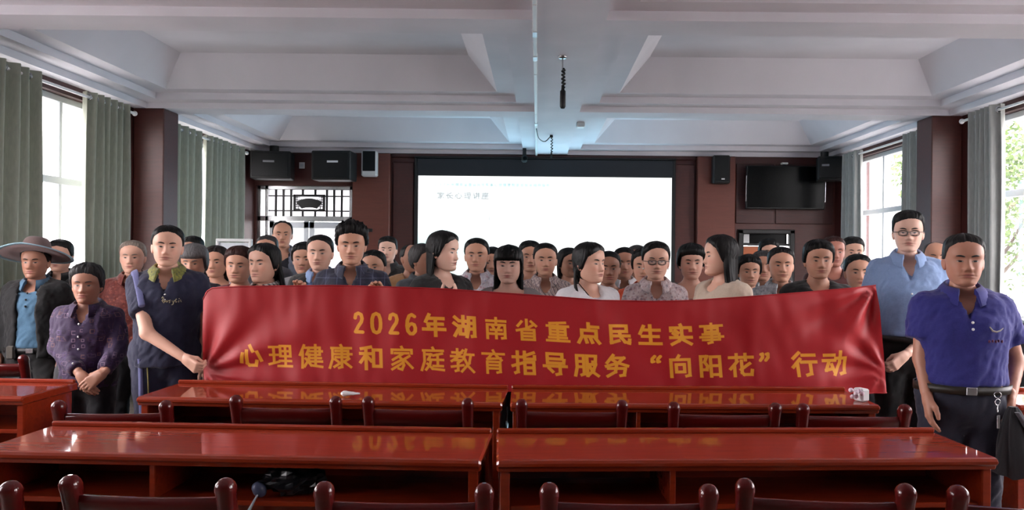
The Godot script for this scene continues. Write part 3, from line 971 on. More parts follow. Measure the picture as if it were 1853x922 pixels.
func microphone(at: Vector3, L: float, label: String, big: bool) -> void:
	var t := thing("hanging_microphone", label, "microphone", at, 0.0, "microphones hanging from the centre beam")
	var s := st()
	if big:
		lathe(s, Vector3(0, -0.018, 0), [Vector2(0.0, 0.0), Vector2(0.028, 0.001), Vector2(0.037, 0.01), Vector2(0.037, 0.018)], 18)
		obj("ceiling_plate", done(s), M.steel, t)
		s = st()
		cyl(s, Vector3(0, -0.01, 0), Vector3(0, -0.12, 0), 0.006, 8)
		obj("rod", done(s), M.steel, t)
	else:
		box(s, Vector3(0, -0.015, 0), Vector3(0.04, 0.03, 0.04), 0.005)
		obj("ceiling_plate", done(s), M.iron, t)
	var y0 := -0.1 if big else -0.01
	s = st()
	var c := []
	for i in 16:
		var u := i / 15.0
		c.append(Vector3(0.014 * sin(i * 2.2) + 0.008, lerpf(y0, -L + 0.17 if big else -L + 0.08, u), 0.014 * cos(i * 2.6)))
	tube(s, curve_pts(c, 60), [0.008 if big else 0.006], 6)
	obj("cable", done(s), M.black, t)
	s = st()
	var r := 0.023 if big else 0.013
	var h := 0.19 if big else 0.09
	lathe(s, Vector3(0.004, -L, 0), [Vector2(0.0, 0.0), Vector2(r * 0.7, 0.004), Vector2(r, 0.02), Vector2(r, h * 0.75), Vector2(r * 0.6, h * 0.8), Vector2(r * 0.5, h), Vector2(0.0, h + 0.005)], 14)
	obj("microphone_body", done(s), M.black, t)

func screen() -> void:
	var x0 := px(757)
	var x1 := px(1213)
	var y0 := 0.5
	var y1 := 2.73
	var zf := -DB
	var t := thing("projection_screen", "large lit white projection screen in the middle of the back wall", "screen", Vector3((x0 + x1) / 2, 0.42, zf + 0.05))
	var W := x1 - x0
	var s := st()
	for x: float in [-W / 2 - 0.03, W / 2 + 0.03]:
		box(s, Vector3(x, 1.3, 0), Vector3(0.06, 2.6, 0.08), 0.008)
	box(s, Vector3(0, 0.03, 0), Vector3(W + 0.12, 0.08, 0.08), 0.008)
	obj("frame", done(s), M.black, t)
	obj("housing", box_mesh(Vector3(W + 0.04, 0.27, 0.1), 0.01), mat(Color(0.085, 0.1, 0.13), 0.5), t, Vector3(0, 2.45, 0))
	obj("top_trim", box_mesh(Vector3(W + 0.12, 0.03, 0.14), 0.008), M.iron, t, Vector3(0, 2.6, 0))
	# the slide: white with faint lettering and a pale cyan wash at its foot
	var w := 1024
	var h := 572
	var img := Image.create(w, h, false, Image.FORMAT_RGB8)
	var cov := PackedByteArray()
	cov.resize(w * h)
	var teal := cov.duplicate()
	var grey := cov.duplicate()
	var title := "家长心理讲座"
	for i in title.length():
		cov = glyph_ink(cov, w, h, title[i], Rect2(76 + i * 36, 66, 30, 27), 2.6)
	var line := "2026年湖南省重点民生实事心理健康和家庭教育指导服务"
	for i in line.length():
		teal = glyph_ink(teal, w, h, line[i], Rect2(62 + i * 17.5, 28, 14, 14), 1.4)
	var r := RandomNumberGenerator.new()
	r.seed = 4
	for q: Array in [[278, 160, 500, 24], [425, 212, 200, 22]]:
		var x: float = q[0]
		while x < q[0] + q[2]:
			if r.randf() > 0.25:
				grey = ink(grey, w, h, PackedVector2Array([Vector2(x, q[1] + r.randf() * 5), Vector2(x, q[1] + q[3] - r.randf() * 6)]), r.randf_range(1.5, 3.0))
			x += r.randf_range(6, 15)
	for y in h:
		var v := float(y) / h
		for x in w:
			var u := float(x) / w
			var c := Color(0.985, 1.0, 0.995)
			var cy := clampf(1.0 - Vector2((u - 0.02) * 1.6, (v - 0.55) * 2.2).length() / 0.5, 0.0, 1.0)
			c = c.lerp(Color(0.62, 0.92, 0.9), cy * 0.9)
			var gr := clampf(1.0 - Vector2((u - 0.75) * 1.4, (v - 0.68) * 3.0).length() / 0.4, 0.0, 1.0)
			c = c.lerp(Color(0.85, 0.95, 0.6), gr * 0.5)
			var k := y * w + x
			c = c.lerp(Color(0.2, 0.25, 0.24), cov[k] / 255.0 * 0.85)
			c = c.lerp(Color(0.35, 0.62, 0.62), teal[k] / 255.0 * 0.9)
			c = c.lerp(Color(0.55, 0.58, 0.58), grey[k] / 255.0 * 0.75)
			img.set_pixel(x, y, c)
	var m := mat(Color(0.9, 0.9, 0.9), 0.7)
	m.emission_enabled = true
	m.emission_texture = ImageTexture.create_from_image(img)
	m.emission = Color.BLACK
	m.emission_energy_multiplier = SCREEN_GLOW
	m.texture_repeat = false
	s = st()
	var corners := [[-W / 2, y0, 0.0, 1.0], [W / 2, y0, 1.0, 1.0], [W / 2, y1, 1.0, 0.0], [-W / 2, y1, 0.0, 0.0]]
	for i: int in [0, 2, 1, 0, 3, 2]:
		s.set_uv(Vector2(corners[i][2], corners[i][3]))
		s.add_vertex(Vector3(corners[i][0], corners[i][1] - 0.42, 0.03))
	obj("screen_surface", done(s), m, t)
	obj("backing", box_mesh(Vector3(W, y1 - y0, 0.03)), M.black, t, Vector3(0, (y0 + y1) / 2 - 0.42, 0.008))
	var l := AreaLight3D.new()
	l.name = "screen_light"
	l.area_size = Vector2(W, y1 - y0)
	l.light_color = Color(0.5, 0.86, 1.0)
	l.light_energy = SCREEN_LIGHT
	l.shadow_enabled = true
	l.area_range = 30.0
	t.add_child(l)
	l.position = Vector3(0, (y0 + y1) / 2 - 0.42, 0.06)
	l.rotation.y = PI

const SCREEN_GLOW := 0.292
const SCREEN_LIGHT := 2.2

func plastic_bag() -> void:
	var t := thing("plastic_bag", "crumpled black plastic bag in the shelf of the front left desk", "bag", Vector3(-0.91, 0.588, -3.0))
	var n := FastNoiseLite.new()
	n.seed = 9
	n.frequency = 9.0
	var s := st()
	var rings := []
	for i in 15:
		var th := PI * (i + 0.3) / 14.6
		var ring := PackedVector3Array()
		for j in 24:
			var a := -TAU * j / 24
			var d := Vector3(sin(th) * cos(a), cos(th), sin(th) * sin(a))
			var k := 1.0 + 0.55 * n.get_noise_3dv(d * 0.25)
			ring.append(Vector3(d.x * 0.11 * k, 0.05 + maxf(d.y * 0.052 * k, -0.05), d.z * 0.09 * k))
		rings.append(ring)
	rings.reverse()
	loft(s, rings, true, true, -1)
	obj("bag_body", done(s), M.bagfilm, t)
	s = st()
	ellipsoid(s, Vector3(-0.1, 0.03, 0.07), Vector3(0.026, 0.032, 0.024), Basis.from_euler(Vector3(0.3, 0.2, 0.5)), 10, 6)
	obj("knot", done(s), M.bagblue, t)
	for k in 2:
		s = st()
		tube(s, curve_pts([Vector3(-0.1, 0.015, 0.09), Vector3(-0.112 + k * 0.006, -0.03, 0.16), Vector3(-0.13 + k * 0.014, -0.1, 0.165), Vector3(-0.128 + k * 0.014, -0.2, 0.165)], 12), [0.0035], 6)
		obj("string", done(s), M.alu, t)

func banner() -> void:
	# hung by hand behind the second row: 3.96 m long; the edges sag between the hands
	var w := 2048
	var h := 330
	var cov := PackedByteArray()
	cov.resize(w * h)
	var kx := w / 1245.0
	# pixel columns of the letters on the banner as photographed, 362 is its left end
	var row1 := [["2", 638, 28], ["0", 669, 30], ["2", 702, 28], ["6", 733, 30], ["年", 766, 47], ["湖", 822, 47], ["南", 879, 48], ["省", 935, 48], ["重", 991, 49], ["点", 1048, 48], ["民", 1104, 48], ["生", 1160, 48], ["实", 1216, 48], ["事", 1271, 50]]
	var row2 := [["心", 432, 46], ["理", 484, 48], ["健", 539, 48], ["康", 593, 48], ["和", 649, 48], ["家", 705, 48], ["庭", 760, 49], ["教", 815, 49], ["育", 871, 49], ["指", 927, 49], ["导", 983, 49], ["服", 1039, 50], ["务", 1095, 50], ["“", 1178, 28], ["向", 1211, 48], ["阳", 1266, 48], ["花", 1321, 51], ["”", 1376, 28], ["行", 1435, 50], ["动", 1491, 50]]
	for q: Array in row1:
		cov = glyph_ink(cov, w, h, q[0], Rect2((q[1] - 362 + 3) * kx, 84, (q[2] - 6) * kx, 71), 11.3)
	for q: Array in row2:
		var tall := 78.0
		cov = glyph_ink(cov, w, h, q[0], Rect2((q[1] - 362 + 3) * kx, 193, (q[2] - 6) * kx, tall), 10.6)
	var img := Image.create(w, h, false, Image.FORMAT_RGB8)
	var n := FastNoiseLite.new()
	n.seed = 3
	n.frequency = 0.4
	for y in h:
		for x in w:
			var c := Color(0.67, 0.035, 0.085).lerp(Color(0.62, 0.03, 0.075), 0.5 + 0.5 * n.get_noise_2d(x, y))
			c = c.lerp(Color(0.89, 0.6, 0.13), cov[y * w + x] / 255.0)
			img.set_pixel(x, y, c)
	var m := mat(Color.WHITE, 0.55)
	m.albedo_texture = ImageTexture.create_from_image(img)
	m.texture_repeat = false
	m.rim_enabled = true
	m.rim = 0.15
	m.backlight_enabled = true
	m.backlight = Color(0.35, 0.02, 0.03)
	var top := [[362, 542], [366, 530], [380, 521], [430, 518], [600, 516], [720, 519], [800, 522], [900, 529], [1000, 536], [1090, 543], [1180, 545], [1250, 543], [1330, 538], [1450, 529], [1530, 522], [1588, 516]]
	var bot := [[362, 692], [366, 693], [382, 694], [430, 695], [600, 699], [720, 702], [800, 704], [900, 707], [1000, 709], [1090, 711], [1180, 712], [1250, 712], [1340, 712], [1465, 712], [1548, 712], [1607, 711]]
	var cols := 260
	var rows := 30
	var fold := FastNoiseLite.new()
	fold.seed = 12
	fold.frequency = 1.0
	fold.fractal_octaves = 2
	var grid: Array[PackedVector3Array] = []
	for j in rows + 1:
		grid.append(PackedVector3Array())
	for i in cols + 1:
		var u := float(i) / cols
		var a := along(top, u)
		var b := along(bot, u)
		for j in rows + 1:
			var v := float(j) / rows
			var d := 4.60 - 0.05 * sin(PI * u)
			# soft vertical folds, pulled folds fanning out from the hands at both ends
			var z := 0.010 * fold.get_noise_2d(u * 17.0, v * 0.9) + 0.006 * sin(u * 46.0 + v * 2.0) * (0.3 + 0.7 * (1.0 - v))
			var e0 := Vector2(u * 3.96, (v - 0.88) * 0.62)
			z += 0.020 * exp(-e0.length() * 2.0) * sin(e0.angle() * 11.0) * smoothstep(0.0, 0.12, e0.length())
			var e1 := Vector2((1 - u) * 3.96, v * 0.62)
			z += 0.030 * exp(-e1.length() * 1.1) * sin(e1.angle() * 9.0) * smoothstep(0.0, 0.15, e1.length())
			var e2 := Vector2((1 - u) * 3.96, (v - 0.8) * 0.62)
			z += 0.014 * exp(-e2.length() * 3.0) * sin(e2.angle() * 10.0) * smoothstep(0.0, 0.1, e2.length())
			# the ends curl back
			z -= 0.05 * exp(-u * 40.0) + 0.03 * exp(-(1 - u) * 40.0)
			var p := a.lerp(b, v)
			grid[j].append(place(p.x, p.y, d) + Vector3(0, 0, z))
	var s := st()
	s.set_smooth_group(0)
	var t := thing("banner", "long red cloth banner with two lines of yellow Chinese characters", "banner", place(985, 712, 4.56))
	var o := t.position
	for side in 2:
		for j in rows:
			for i in cols:
				var q := [[j, i], [j + 1, i], [j + 1, i + 1], [j, i + 1]]
				for k: int in ([0, 2, 1, 0, 3, 2] if side == 0 else [0, 1, 2, 0, 2, 3]):
					s.set_uv(Vector2(q[k][1] / float(cols), q[k][0] / float(rows)))
					s.set_smooth_group(side)
					s.add_vertex(grid[q[k][0]][q[k][1]] - o - Vector3(0, 0, 0.003 * side))
	obj("cloth", done(s), m, t)
	for e: Array in [[0, "hem"], [rows, "hem"]]:
		s = st()
		var pts := PackedVector3Array()
		for i in range(0, cols + 1, 2):
			pts.append(grid[e[0]][i] - o)
		tube(s, pts, [0.004], 5)
		obj(e[1], done(s), M.bannerhem, t)

func along(poly: Array, u: float) -> Vector2:
	# the point at share u of the polyline's width, the first and last points being its ends
	var x: float = lerpf(poly[0][0], poly[poly.size() - 1][0], u)
	for i in poly.size() - 1:
		if x <= poly[i + 1][0] or i == poly.size() - 2:
			var f: float = (x - poly[i][0]) / float(poly[i + 1][0] - poly[i][0])
			return Vector2(x, lerpf(poly[i][1], poly[i + 1][1], f))
	return Vector2.ZERO

func place(x: float, y: float, d: float) -> Vector3:
	# the point at depth d that the photograph shows at (x, y): how the layout was measured
	var dx := x - 973.0
	var dy := y - 463.0
	var c := cos(0.0095)
	var s_ := sin(0.0095)
	return Vector3((dx * c + dy * s_) * d / 1450.0, EYE - (-dx * s_ + dy * c) * d / 1450.0, -d)

# ---------------------------------------------------------------- figures: a field of tapered capsules, meshed as surface nets
# bone: [a, b, ra, rb, blend, z squeeze, clip the far end flat]; cut: [a, b, ra, rb, z squeeze] is taken away; planes: Vector4(n, offset) keep n.p < offset
func field_mesh(bones: Array, cell: float, cuts: Array, planes: Array) -> Array:
	var lo := Vector3(9, 9, 9)
	var hi := -lo
	for bn: Array in bones:
		var r := maxf(bn[2], bn[3]) + cell * 2.0
		for e in 2:
			lo = lo.min(bn[e] - Vector3(r, r, r))
			hi = hi.max(bn[e] + Vector3(r, r, r))
	var nx := int((hi.x - lo.x) / cell) + 3
	var ny := int((hi.y - lo.y) / cell) + 3
	var nz := int((hi.z - lo.z) / cell) + 3
	var g := PackedFloat32Array()
	g.resize(nx * ny * nz)
	g.fill(1.0)
	for bn: Array in bones:
		var zs: float = bn[5]
		var a: Vector3 = bn[0]
		var b: Vector3 = bn[1]
		var ra: float = bn[2]
		var dr: float = bn[3] - bn[2]
		var kk: float = bn[4]
		var r := maxf(bn[2], bn[3]) + maxf(cell * 2.5, kk * 0.6)
		var l0 := (a.min(b) - Vector3(r, r, r) - lo) / cell
		var h0 := (a.max(b) + Vector3(r, r, r) - lo) / cell
		a.z *= zs
		b.z *= zs
		var ba := b - a
		var inv := 1.0 / maxf(ba.length_squared(), 1e-8)
		var clip: bool = bn[6]
		var dir := ba.normalized()
		var cb := dir.dot(b)
		for k in range(maxi(int(l0.z), 0), mini(int(h0.z) + 2, nz)):
			var pz := (lo.z + k * cell) * zs
			for j in range(maxi(int(l0.y), 0), mini(int(h0.y) + 2, ny)):
				var py := lo.y + j * cell
				var row := (k * ny + j) * nx
				for i in range(maxi(int(l0.x), 0), mini(int(h0.x) + 2, nx)):
					var p := Vector3(lo.x + i * cell, py, pz)
					var q := p - a
					var t := clampf(q.dot(ba) * inv, 0.0, 1.0)
					var d := (q - ba * t).length() - ra - dr * t
					if clip:
						d = maxf(d, dir.dot(p) - cb)
					var old := g[row + i]
					var hh := kk - absf(old - d)
					g[row + i] = minf(old, d) - (hh * hh * 0.25 / kk if hh > 0.0 else 0.0)
	for c: Array in cuts:
		var zs: float = c[4]
		var a: Vector3 = c[0]
		var b: Vector3 = c[1]
		var r: float = maxf(c[2], c[3]) + cell * 2.0
		var l0 := (a.min(b) - Vector3(r, r, r) - lo) / cell
		var h0 := (a.max(b) + Vector3(r, r, r) - lo) / cell
		a.z *= zs
		b.z *= zs
		var ba := b - a
		var inv := 1.0 / maxf(ba.length_squared(), 1e-8)
		for k in range(maxi(int(l0.z), 0), mini(int(h0.z) + 2, nz)):
			for j in range(maxi(int(l0.y), 0), mini(int(h0.y) + 2, ny)):
				var row := (k * ny + j) * nx
				for i in range(maxi(int(l0.x), 0), mini(int(h0.x) + 2, nx)):
					var q := Vector3(lo.x + i * cell, lo.y + j * cell, (lo.z + k * cell) * zs) - a
					var t := clampf(q.dot(ba) * inv, 0.0, 1.0)
					var d := (q - ba * t).length() - lerpf(c[2], c[3], t)
					if -d > g[row + i]:
						g[row + i] = -d
	for pl: Array in planes:
		# [normal, offset, low corner, high corner]: only inside that box
		var n: Vector3 = pl[0]
		var off: float = pl[1]
		var l0: Vector3 = (pl[2] - lo) / cell
		var h0: Vector3 = (pl[3] - lo) / cell
		for k in range(maxi(int(l0.z), 0), mini(int(h0.z) + 2, nz)):
			for j in range(maxi(int(l0.y), 0), mini(int(h0.y) + 2, ny)):
				var row := (k * ny + j) * nx
				for i in range(maxi(int(l0.x), 0), mini(int(h0.x) + 2, nx)):
					var d := n.dot(Vector3(lo.x + i * cell, lo.y + j * cell, lo.z + k * cell)) - off
					if d > g[row + i]:
						g[row + i] = d
	var verts := PackedVector3Array()
	var idx := PackedInt32Array()
	var at := PackedInt32Array()
	at.resize(g.size())
	at.fill(-1)
	var sy := nx
	var sz := nx * ny
	var lim := cell * 3.2
	var off8 := PackedInt32Array([0, 1, sy, sy + 1, sz, sz + 1, sz + sy, sz + sy + 1])
	var e1 := PackedInt32Array([0, 2, 4, 6, 0, 1, 4, 5, 0, 1, 2, 3])
	var e2 := PackedInt32Array([1, 3, 5, 7, 2, 3, 6, 7, 4, 5, 6, 7])
	var cv := PackedFloat32Array()
	cv.resize(8)
	for k in range(1, nz - 1):
		for j in range(1, ny - 1):
			var row := (k * ny + j) * nx
			for i in range(1, nx - 1):
				var id := row + i
				var v0 := g[id]
				if v0 > lim or v0 < -lim:
					continue
				var inside := 0
				for c in 8:
					cv[c] = g[id + off8[c]]
					if cv[c] < 0.0: inside += 1
				if inside == 0 or inside == 8:
					continue
				var sum := Vector3.ZERO
				var m := 0
				for e in 12:
					var c1 := e1[e]
					var c2 := e2[e]
					var f1 := cv[c1]
					var f2 := cv[c2]
					if (f1 < 0.0) != (f2 < 0.0):
						var t := f1 / (f1 - f2)
						sum += Vector3(c1 & 1, (c1 >> 1) & 1, c1 >> 2).lerp(Vector3(c2 & 1, (c2 >> 1) & 1, c2 >> 2), t)
						m += 1
				at[id] = verts.size()
				verts.append(lo + (Vector3(i, j, k) + sum / m) * cell)
				var neg := v0 < 0.0
				for ax in 3:
					var s1 := 1 if ax == 0 else (sy if ax == 1 else sz)
					if (g[id + s1] < 0.0) == neg:
						continue
					var s2 := sy if ax == 0 else (sz if ax == 1 else 1)
					var s3 := sz if ax == 0 else (1 if ax == 1 else sy)
					var q0 := at[id - s2 - s3]
					var q1 := at[id - s3]
					var q2 := at[id]
					var q3 := at[id - s2]
					if q0 < 0 or q1 < 0 or q3 < 0:
						continue
					if neg:
						idx.append_array([q0, q2, q1, q0, q3, q2])
					else:
						idx.append_array([q0, q1, q2, q0, q2, q3])
	return [verts, idx]

func arr_mesh(parts: Array, colored := false) -> ArrayMesh:
	# parts: [verts, idx, colors] joined into one mesh with smooth normals
	var v := PackedVector3Array()
	var ix := PackedInt32Array()
	var cl := PackedColorArray()
	for p: Array in parts:
		var o := v.size()
		v.append_array(p[0])
		for n: int in p[1]:
			ix.append(n + o)
		if colored:
			if p[2] is Color:
				var c := PackedColorArray()
				c.resize(p[0].size())
				c.fill(p[2])
				cl.append_array(c)
			else:
				cl.append_array(p[2])
	var a := []
	a.resize(Mesh.ARRAY_MAX)
	a[Mesh.ARRAY_VERTEX] = v
	a[Mesh.ARRAY_INDEX] = ix
	if colored: a[Mesh.ARRAY_COLOR] = cl
	var s := SurfaceTool.new()
	s.create_from_arrays(a)
	s.generate_normals()
	return s.commit()

func moved(part: Array, t: Transform3D, flip := false) -> Array:
	var ix: PackedInt32Array = part[1]
	if flip:
		ix = ix.duplicate()
		ix.reverse()
	var p := [t * (part[0] as PackedVector3Array), ix]
	if part.size() > 2: p.append(part[2])
	return p

# folds of cloth: pushes points along their normals by stretched noise
func rumple(part: Array, amp: float, scale: Vector3, seed_n: int) -> Array:
	var n := FastNoiseLite.new()
	n.seed = seed_n
	n.frequency = 1.0
	n.fractal_octaves = 2
	n.noise_type = FastNoiseLite.TYPE_SIMPLEX_SMOOTH
	var v: PackedVector3Array = part[0]
	var ix: PackedInt32Array = part[1]
	var nm := PackedVector3Array()
	nm.resize(v.size())
	for i in range(0, ix.size(), 3):
		var c := (v[ix[i + 2]] - v[ix[i]]).cross(v[ix[i + 1]] - v[ix[i]])
		nm[ix[i]] += c
		nm[ix[i + 1]] += c
		nm[ix[i + 2]] += c
	for i in v.size():
		var q := v[i] * scale
		var w := Vector3(q.x + q.y * 0.6, q.y * 1.6 - q.x * 0.8, q.z * 1.8)
		v[i] += nm[i].normalized() * amp * (n.get_noise_3dv(q) + 0.55 * (1.0 - 2.2 * absf(n.get_noise_3dv(w * 1.3 + Vector3(7, 3, 1)))))
	return [v, ix]

# ---------------------------------------------------------------- body plan of a standing adult, chin at 1.42 m
func plan(bx: float, by: float, arms := {}) -> Dictionary:
	var p := {"bx": bx, "by": by}
	for s: Array in [["r", -1.0], ["l", 1.0]]:
		var k: String = s[0]
		var x: float = s[1]
		p["sh_" + k] = Vector3(x * 0.155 * bx, 1.278 * by, -0.014)
		p["el_" + k] = Vector3(x * 0.2 * bx, 1.03 * by, -0.025)
		p["wr_" + k] = Vector3(x * 0.205 * bx, 0.81 * by, 0.04)
		p["hip_" + k] = Vector3(x * 0.08 * bx, 0.86 * by, 0)
		p["kn_" + k] = Vector3(x * 0.09 * bx, 0.46 * by, 0.01)
		p["an_" + k] = Vector3(x * 0.095 * bx, 0.08, -0.015)
	for k: String in arms:
		p[k] = arms[k]
	return p

func skin_bones(p: Dictionary) -> Array:
	var bx: float = p.bx
	var y: float = p.by
	var b := [
		[Vector3(-0.058 * bx, 1.2 * y, 0), Vector3(0.058 * bx, 1.2 * y, 0), 0.1 * bx, 0.1 * bx, 0.05, 1.05, false],
		[Vector3(0, 1.15 * y, 0), Vector3(0, 0.95 * y, 0), 0.118 * bx, 0.125 * bx, 0.08, 1.18, false],
		[Vector3(-0.055 * bx, 0.88 * y, 0), Vector3(0.055 * bx, 0.88 * y, 0), 0.115 * bx, 0.115 * bx, 0.08, 1.15, false],
		[Vector3(0, 1.29 * y, -0.022), Vector3(0, 1.475 * y, 0.0), 0.056, 0.05, 0.03, 1.0, false],
		[Vector3(-0.09 * bx, 1.272 * y, 0.03), Vector3(0.09 * bx, 1.272 * y, 0.03), 0.05, 0.05, 0.05, 1.0, false],
	]
	for k: String in ["r", "l"]:
		var sh: Vector3 = p["sh_" + k]
		b.append([Vector3(sh.x * 0.15, 1.338 * y, -0.032), Vector3(sh.x * 0.9, 1.288 * y, -0.02), 0.036, 0.042, 0.045, 1.0, false])
		b.append([sh, p["el_" + k], 0.047, 0.038, 0.03, 1.0, false])
		b.append([p["el_" + k], p["wr_" + k], 0.039, 0.026, 0.02, 1.0, false])
		b.append([p["hip_" + k], p["kn_" + k], 0.085 * bx, 0.054, 0.04, 1.0, false])
		b.append([p["kn_" + k], p["an_" + k], 0.054, 0.036, 0.03, 1.0, false])
		var an: Vector3 = p["an_" + k]
		b.append([an + Vector3(0, -0.03, -0.02), an + Vector3(0, -0.045, 0.13), 0.038, 0.028, 0.02, 1.0, false])
	return b

# kind: "tee", "vee" (buttoned shirt open at the throat), "jacket" (open in front); sleeve 0.6 short, 2.0 to the wrist
func top_bones(p: Dictionary, loose: float, sleeve: float, hem: float) -> Array:
	var bx: float = p.bx
	var y: float = p.by
	var o := loose
	var b := [
		[Vector3(-0.06 * bx, 1.2 * y, 0.004), Vector3(0.06 * bx, 1.2 * y, 0.004), 0.102 * bx + o, 0.102 * bx + o, 0.06, 1.04, false],
		[Vector3(-0.02, 1.14 * y, 0), Vector3(-0.02, hem, 0), 0.118 * bx + o, 0.128 * bx + o * 1.2, 0.08, 1.12, false],
		[Vector3(0.02, 1.14 * y, 0), Vector3(0.02, hem, 0), 0.118 * bx + o, 0.128 * bx + o * 1.2, 0.08, 1.12, false],
		[Vector3(-0.09 * bx, 1.272 * y, 0.026), Vector3(0.09 * bx, 1.272 * y, 0.026), 0.052 + o * 0.7, 0.052 + o * 0.7, 0.05, 1.0, false],
	]
	for k: String in ["r", "l"]:
		var sh: Vector3 = p["sh_" + k]
		var el: Vector3 = p["el_" + k]
		var wr: Vector3 = p["wr_" + k]
		b.append([Vector3(sh.x * 0.15, 1.338 * y, -0.032), Vector3(sh.x * 0.9, 1.288 * y, -0.02), 0.037 + o * 0.6, 0.043 + o * 0.7, 0.045, 1.0, false])
		if sleeve < 1.0:
			b.append([sh, sh.lerp(el, sleeve), 0.048 + o * 0.75, 0.05 + o * 1.1, 0.03, 1.0, true])
		else:
			b.append([sh, el, 0.048 + o * 0.75, 0.041 + o * 0.8, 0.03, 1.0, false])
			b.append([el, el.lerp(wr, sleeve - 1.0), 0.041 + o * 0.8, 0.03 + o * 0.7, 0.02, 1.0, true])
	return b

func top_mesh(p: Dictionary, kind: String, loose: float, sleeve: float, hem: float, cell: float, seed_n: int) -> Array:
	var y: float = p.by
	var cuts := [[Vector3(0, 1.345 * y, -0.02), Vector3(0, 1.55 * y, 0.0), 0.057, 0.08, 1.0]]
	if kind == "tee":
		cuts.append([Vector3(0, 1.36 * y, 0.0), Vector3(0, 1.345 * y, 0.14), 0.06, 0.07, 1.0])
	elif kind == "vee":
		cuts.append([Vector3(0, 1.37 * y, 0.02), Vector3(0, 1.225 * y, 0.15), 0.062, 0.004, 1.0])
	elif kind == "scoop":
		cuts.append([Vector3(-0.035, 1.36 * y, 0.02), Vector3(-0.035, 1.3 * y, 0.16), 0.078, 0.085, 1.0])
		cuts.append([Vector3(0.035, 1.36 * y, 0.02), Vector3(0.035, 1.3 * y, 0.16), 0.078, 0.085, 1.0])
	elif kind == "jacket":
		cuts.append([Vector3(0, 1.37 * y, 0.02), Vector3(0, 1.12 * y, 0.17), 0.08, 0.06, 1.0])
		cuts.append([Vector3(0, 1.14 * y, 0.17), Vector3(0, 0.7 * y, 0.17), 0.066, 0.085, 1.0])
	var planes := [[Vector3.DOWN, -hem, Vector3(-0.2, hem - 0.3, -0.3), Vector3(0.2, hem + 0.03, 0.3)]]
	return rumple(field_mesh(top_bones(p, loose, sleeve, hem), cell, cuts, planes), 0.0085, Vector3(9, 5, 9), seed_n)

func trouser_mesh(p: Dictionary, cell: float, seed_n: int) -> Array:
	var bx: float = p.bx
	var y: float = p.by
	var b := [[Vector3(0, 0.98 * y, 0), Vector3(0, 0.86 * y, 0), 0.14 * bx, 0.142 * bx, 0.05, 1.1, false],
		[Vector3(-0.055 * bx, 0.87 * y, 0), Vector3(0.055 * bx, 0.87 * y, 0), 0.128 * bx, 0.128 * bx, 0.05, 1.12, false]]
	for k: String in ["r", "l"]:
		b.append([p["hip_" + k], p["kn_" + k], 0.1 * bx, 0.073, 0.04, 1.0, false])
		b.append([p["kn_" + k], p["an_" + k] - Vector3(0, 0.02, 0), 0.073, 0.06, 0.03, 1.0, true])
	return rumple(field_mesh(b, cell, [], [[Vector3.UP, p.waist * y, Vector3(-0.25, p.waist * y - 0.03, -0.3), Vector3(0.25, 1.3 * y, 0.3)]]), 0.01, Vector3(9, 4, 9), seed_n)

func hand_mesh(curl: Array, spread := 1.0, thumb_in := 0.0, cell := 0.0042) -> Array:
	# wrist at the origin, fingers along -y, palm towards +z, thumb on the +x side
	var b := []
	var xs := [0.029, 0.0095, -0.010, -0.028]
	var ln := [0.072, 0.079, 0.073, 0.057]
	for f in 4:
		var x: float = xs[f]
		var kn := Vector3(x, -0.086 + absf(x) * 0.15, 0)
		b.append([Vector3(x * 0.55, -0.004, 0), kn, 0.019, 0.0125, 0.016, 1.15, false])
		var a := 0.0
		var p := kn
		var seg := [0.46, 0.3, 0.24]
		for j in 3:
			a += curl[f] * [0.85, 1.0, 0.7][j]
			var q: Vector3 = p + Vector3(x * 0.12 * spread * cos(a), -cos(a), sin(a)) * ln[f] * seg[j]
			b.append([p, q, 0.0098 - 0.0008 * j, 0.0092 - 0.0009 * j, 0.004, 1.0, false])
			p = q
	var t0 := Vector3(0.022, -0.022, 0.006)
	var t1 := Vector3(0.044 - 0.014 * thumb_in, -0.052, 0.018 + 0.012 * thumb_in)
	var t2 := Vector3(0.05 - 0.034 * thumb_in, -0.08, 0.022 + 0.022 * thumb_in)
	var t3 := Vector3(0.052 - 0.05 * thumb_in, -0.1, 0.024 + 0.024 * thumb_in)
	b.append([t0, t1, 0.017, 0.013, 0.012, 1.0, false])
	b.append([t1, t2, 0.012, 0.0105, 0.004, 1.0, false])
	b.append([t2, t3, 0.0105, 0.0085, 0.004, 1.0, false])
	b.append([Vector3(0, 0.03, 0), Vector3(0, -0.02, 0), 0.024, 0.023, 0.015, 1.12, false])
	return field_mesh(b, cell, [], [])

# ---------------------------------------------------------------- heads
const HY := [-0.118, -0.111, -0.096, -0.075, -0.05, -0.02, 0.01, 0.04, 0.07, 0.09, 0.105, 0.1145, 0.118]
const HA := [0.012, 0.030, 0.045, 0.056, 0.0635, 0.0690, 0.0725, 0.0735, 0.0695, 0.060, 0.044, 0.021, 0.001]
const HF := [0.064, 0.079, 0.085, 0.083, 0.082, 0.082, 0.084, 0.089, 0.083, 0.068, 0.045, 0.016, -0.012]
const HB := [0.03, 0.012, -0.020, -0.045, -0.066, -0.085, -0.097, -0.100, -0.092, -0.078, -0.057, -0.033, -0.014]

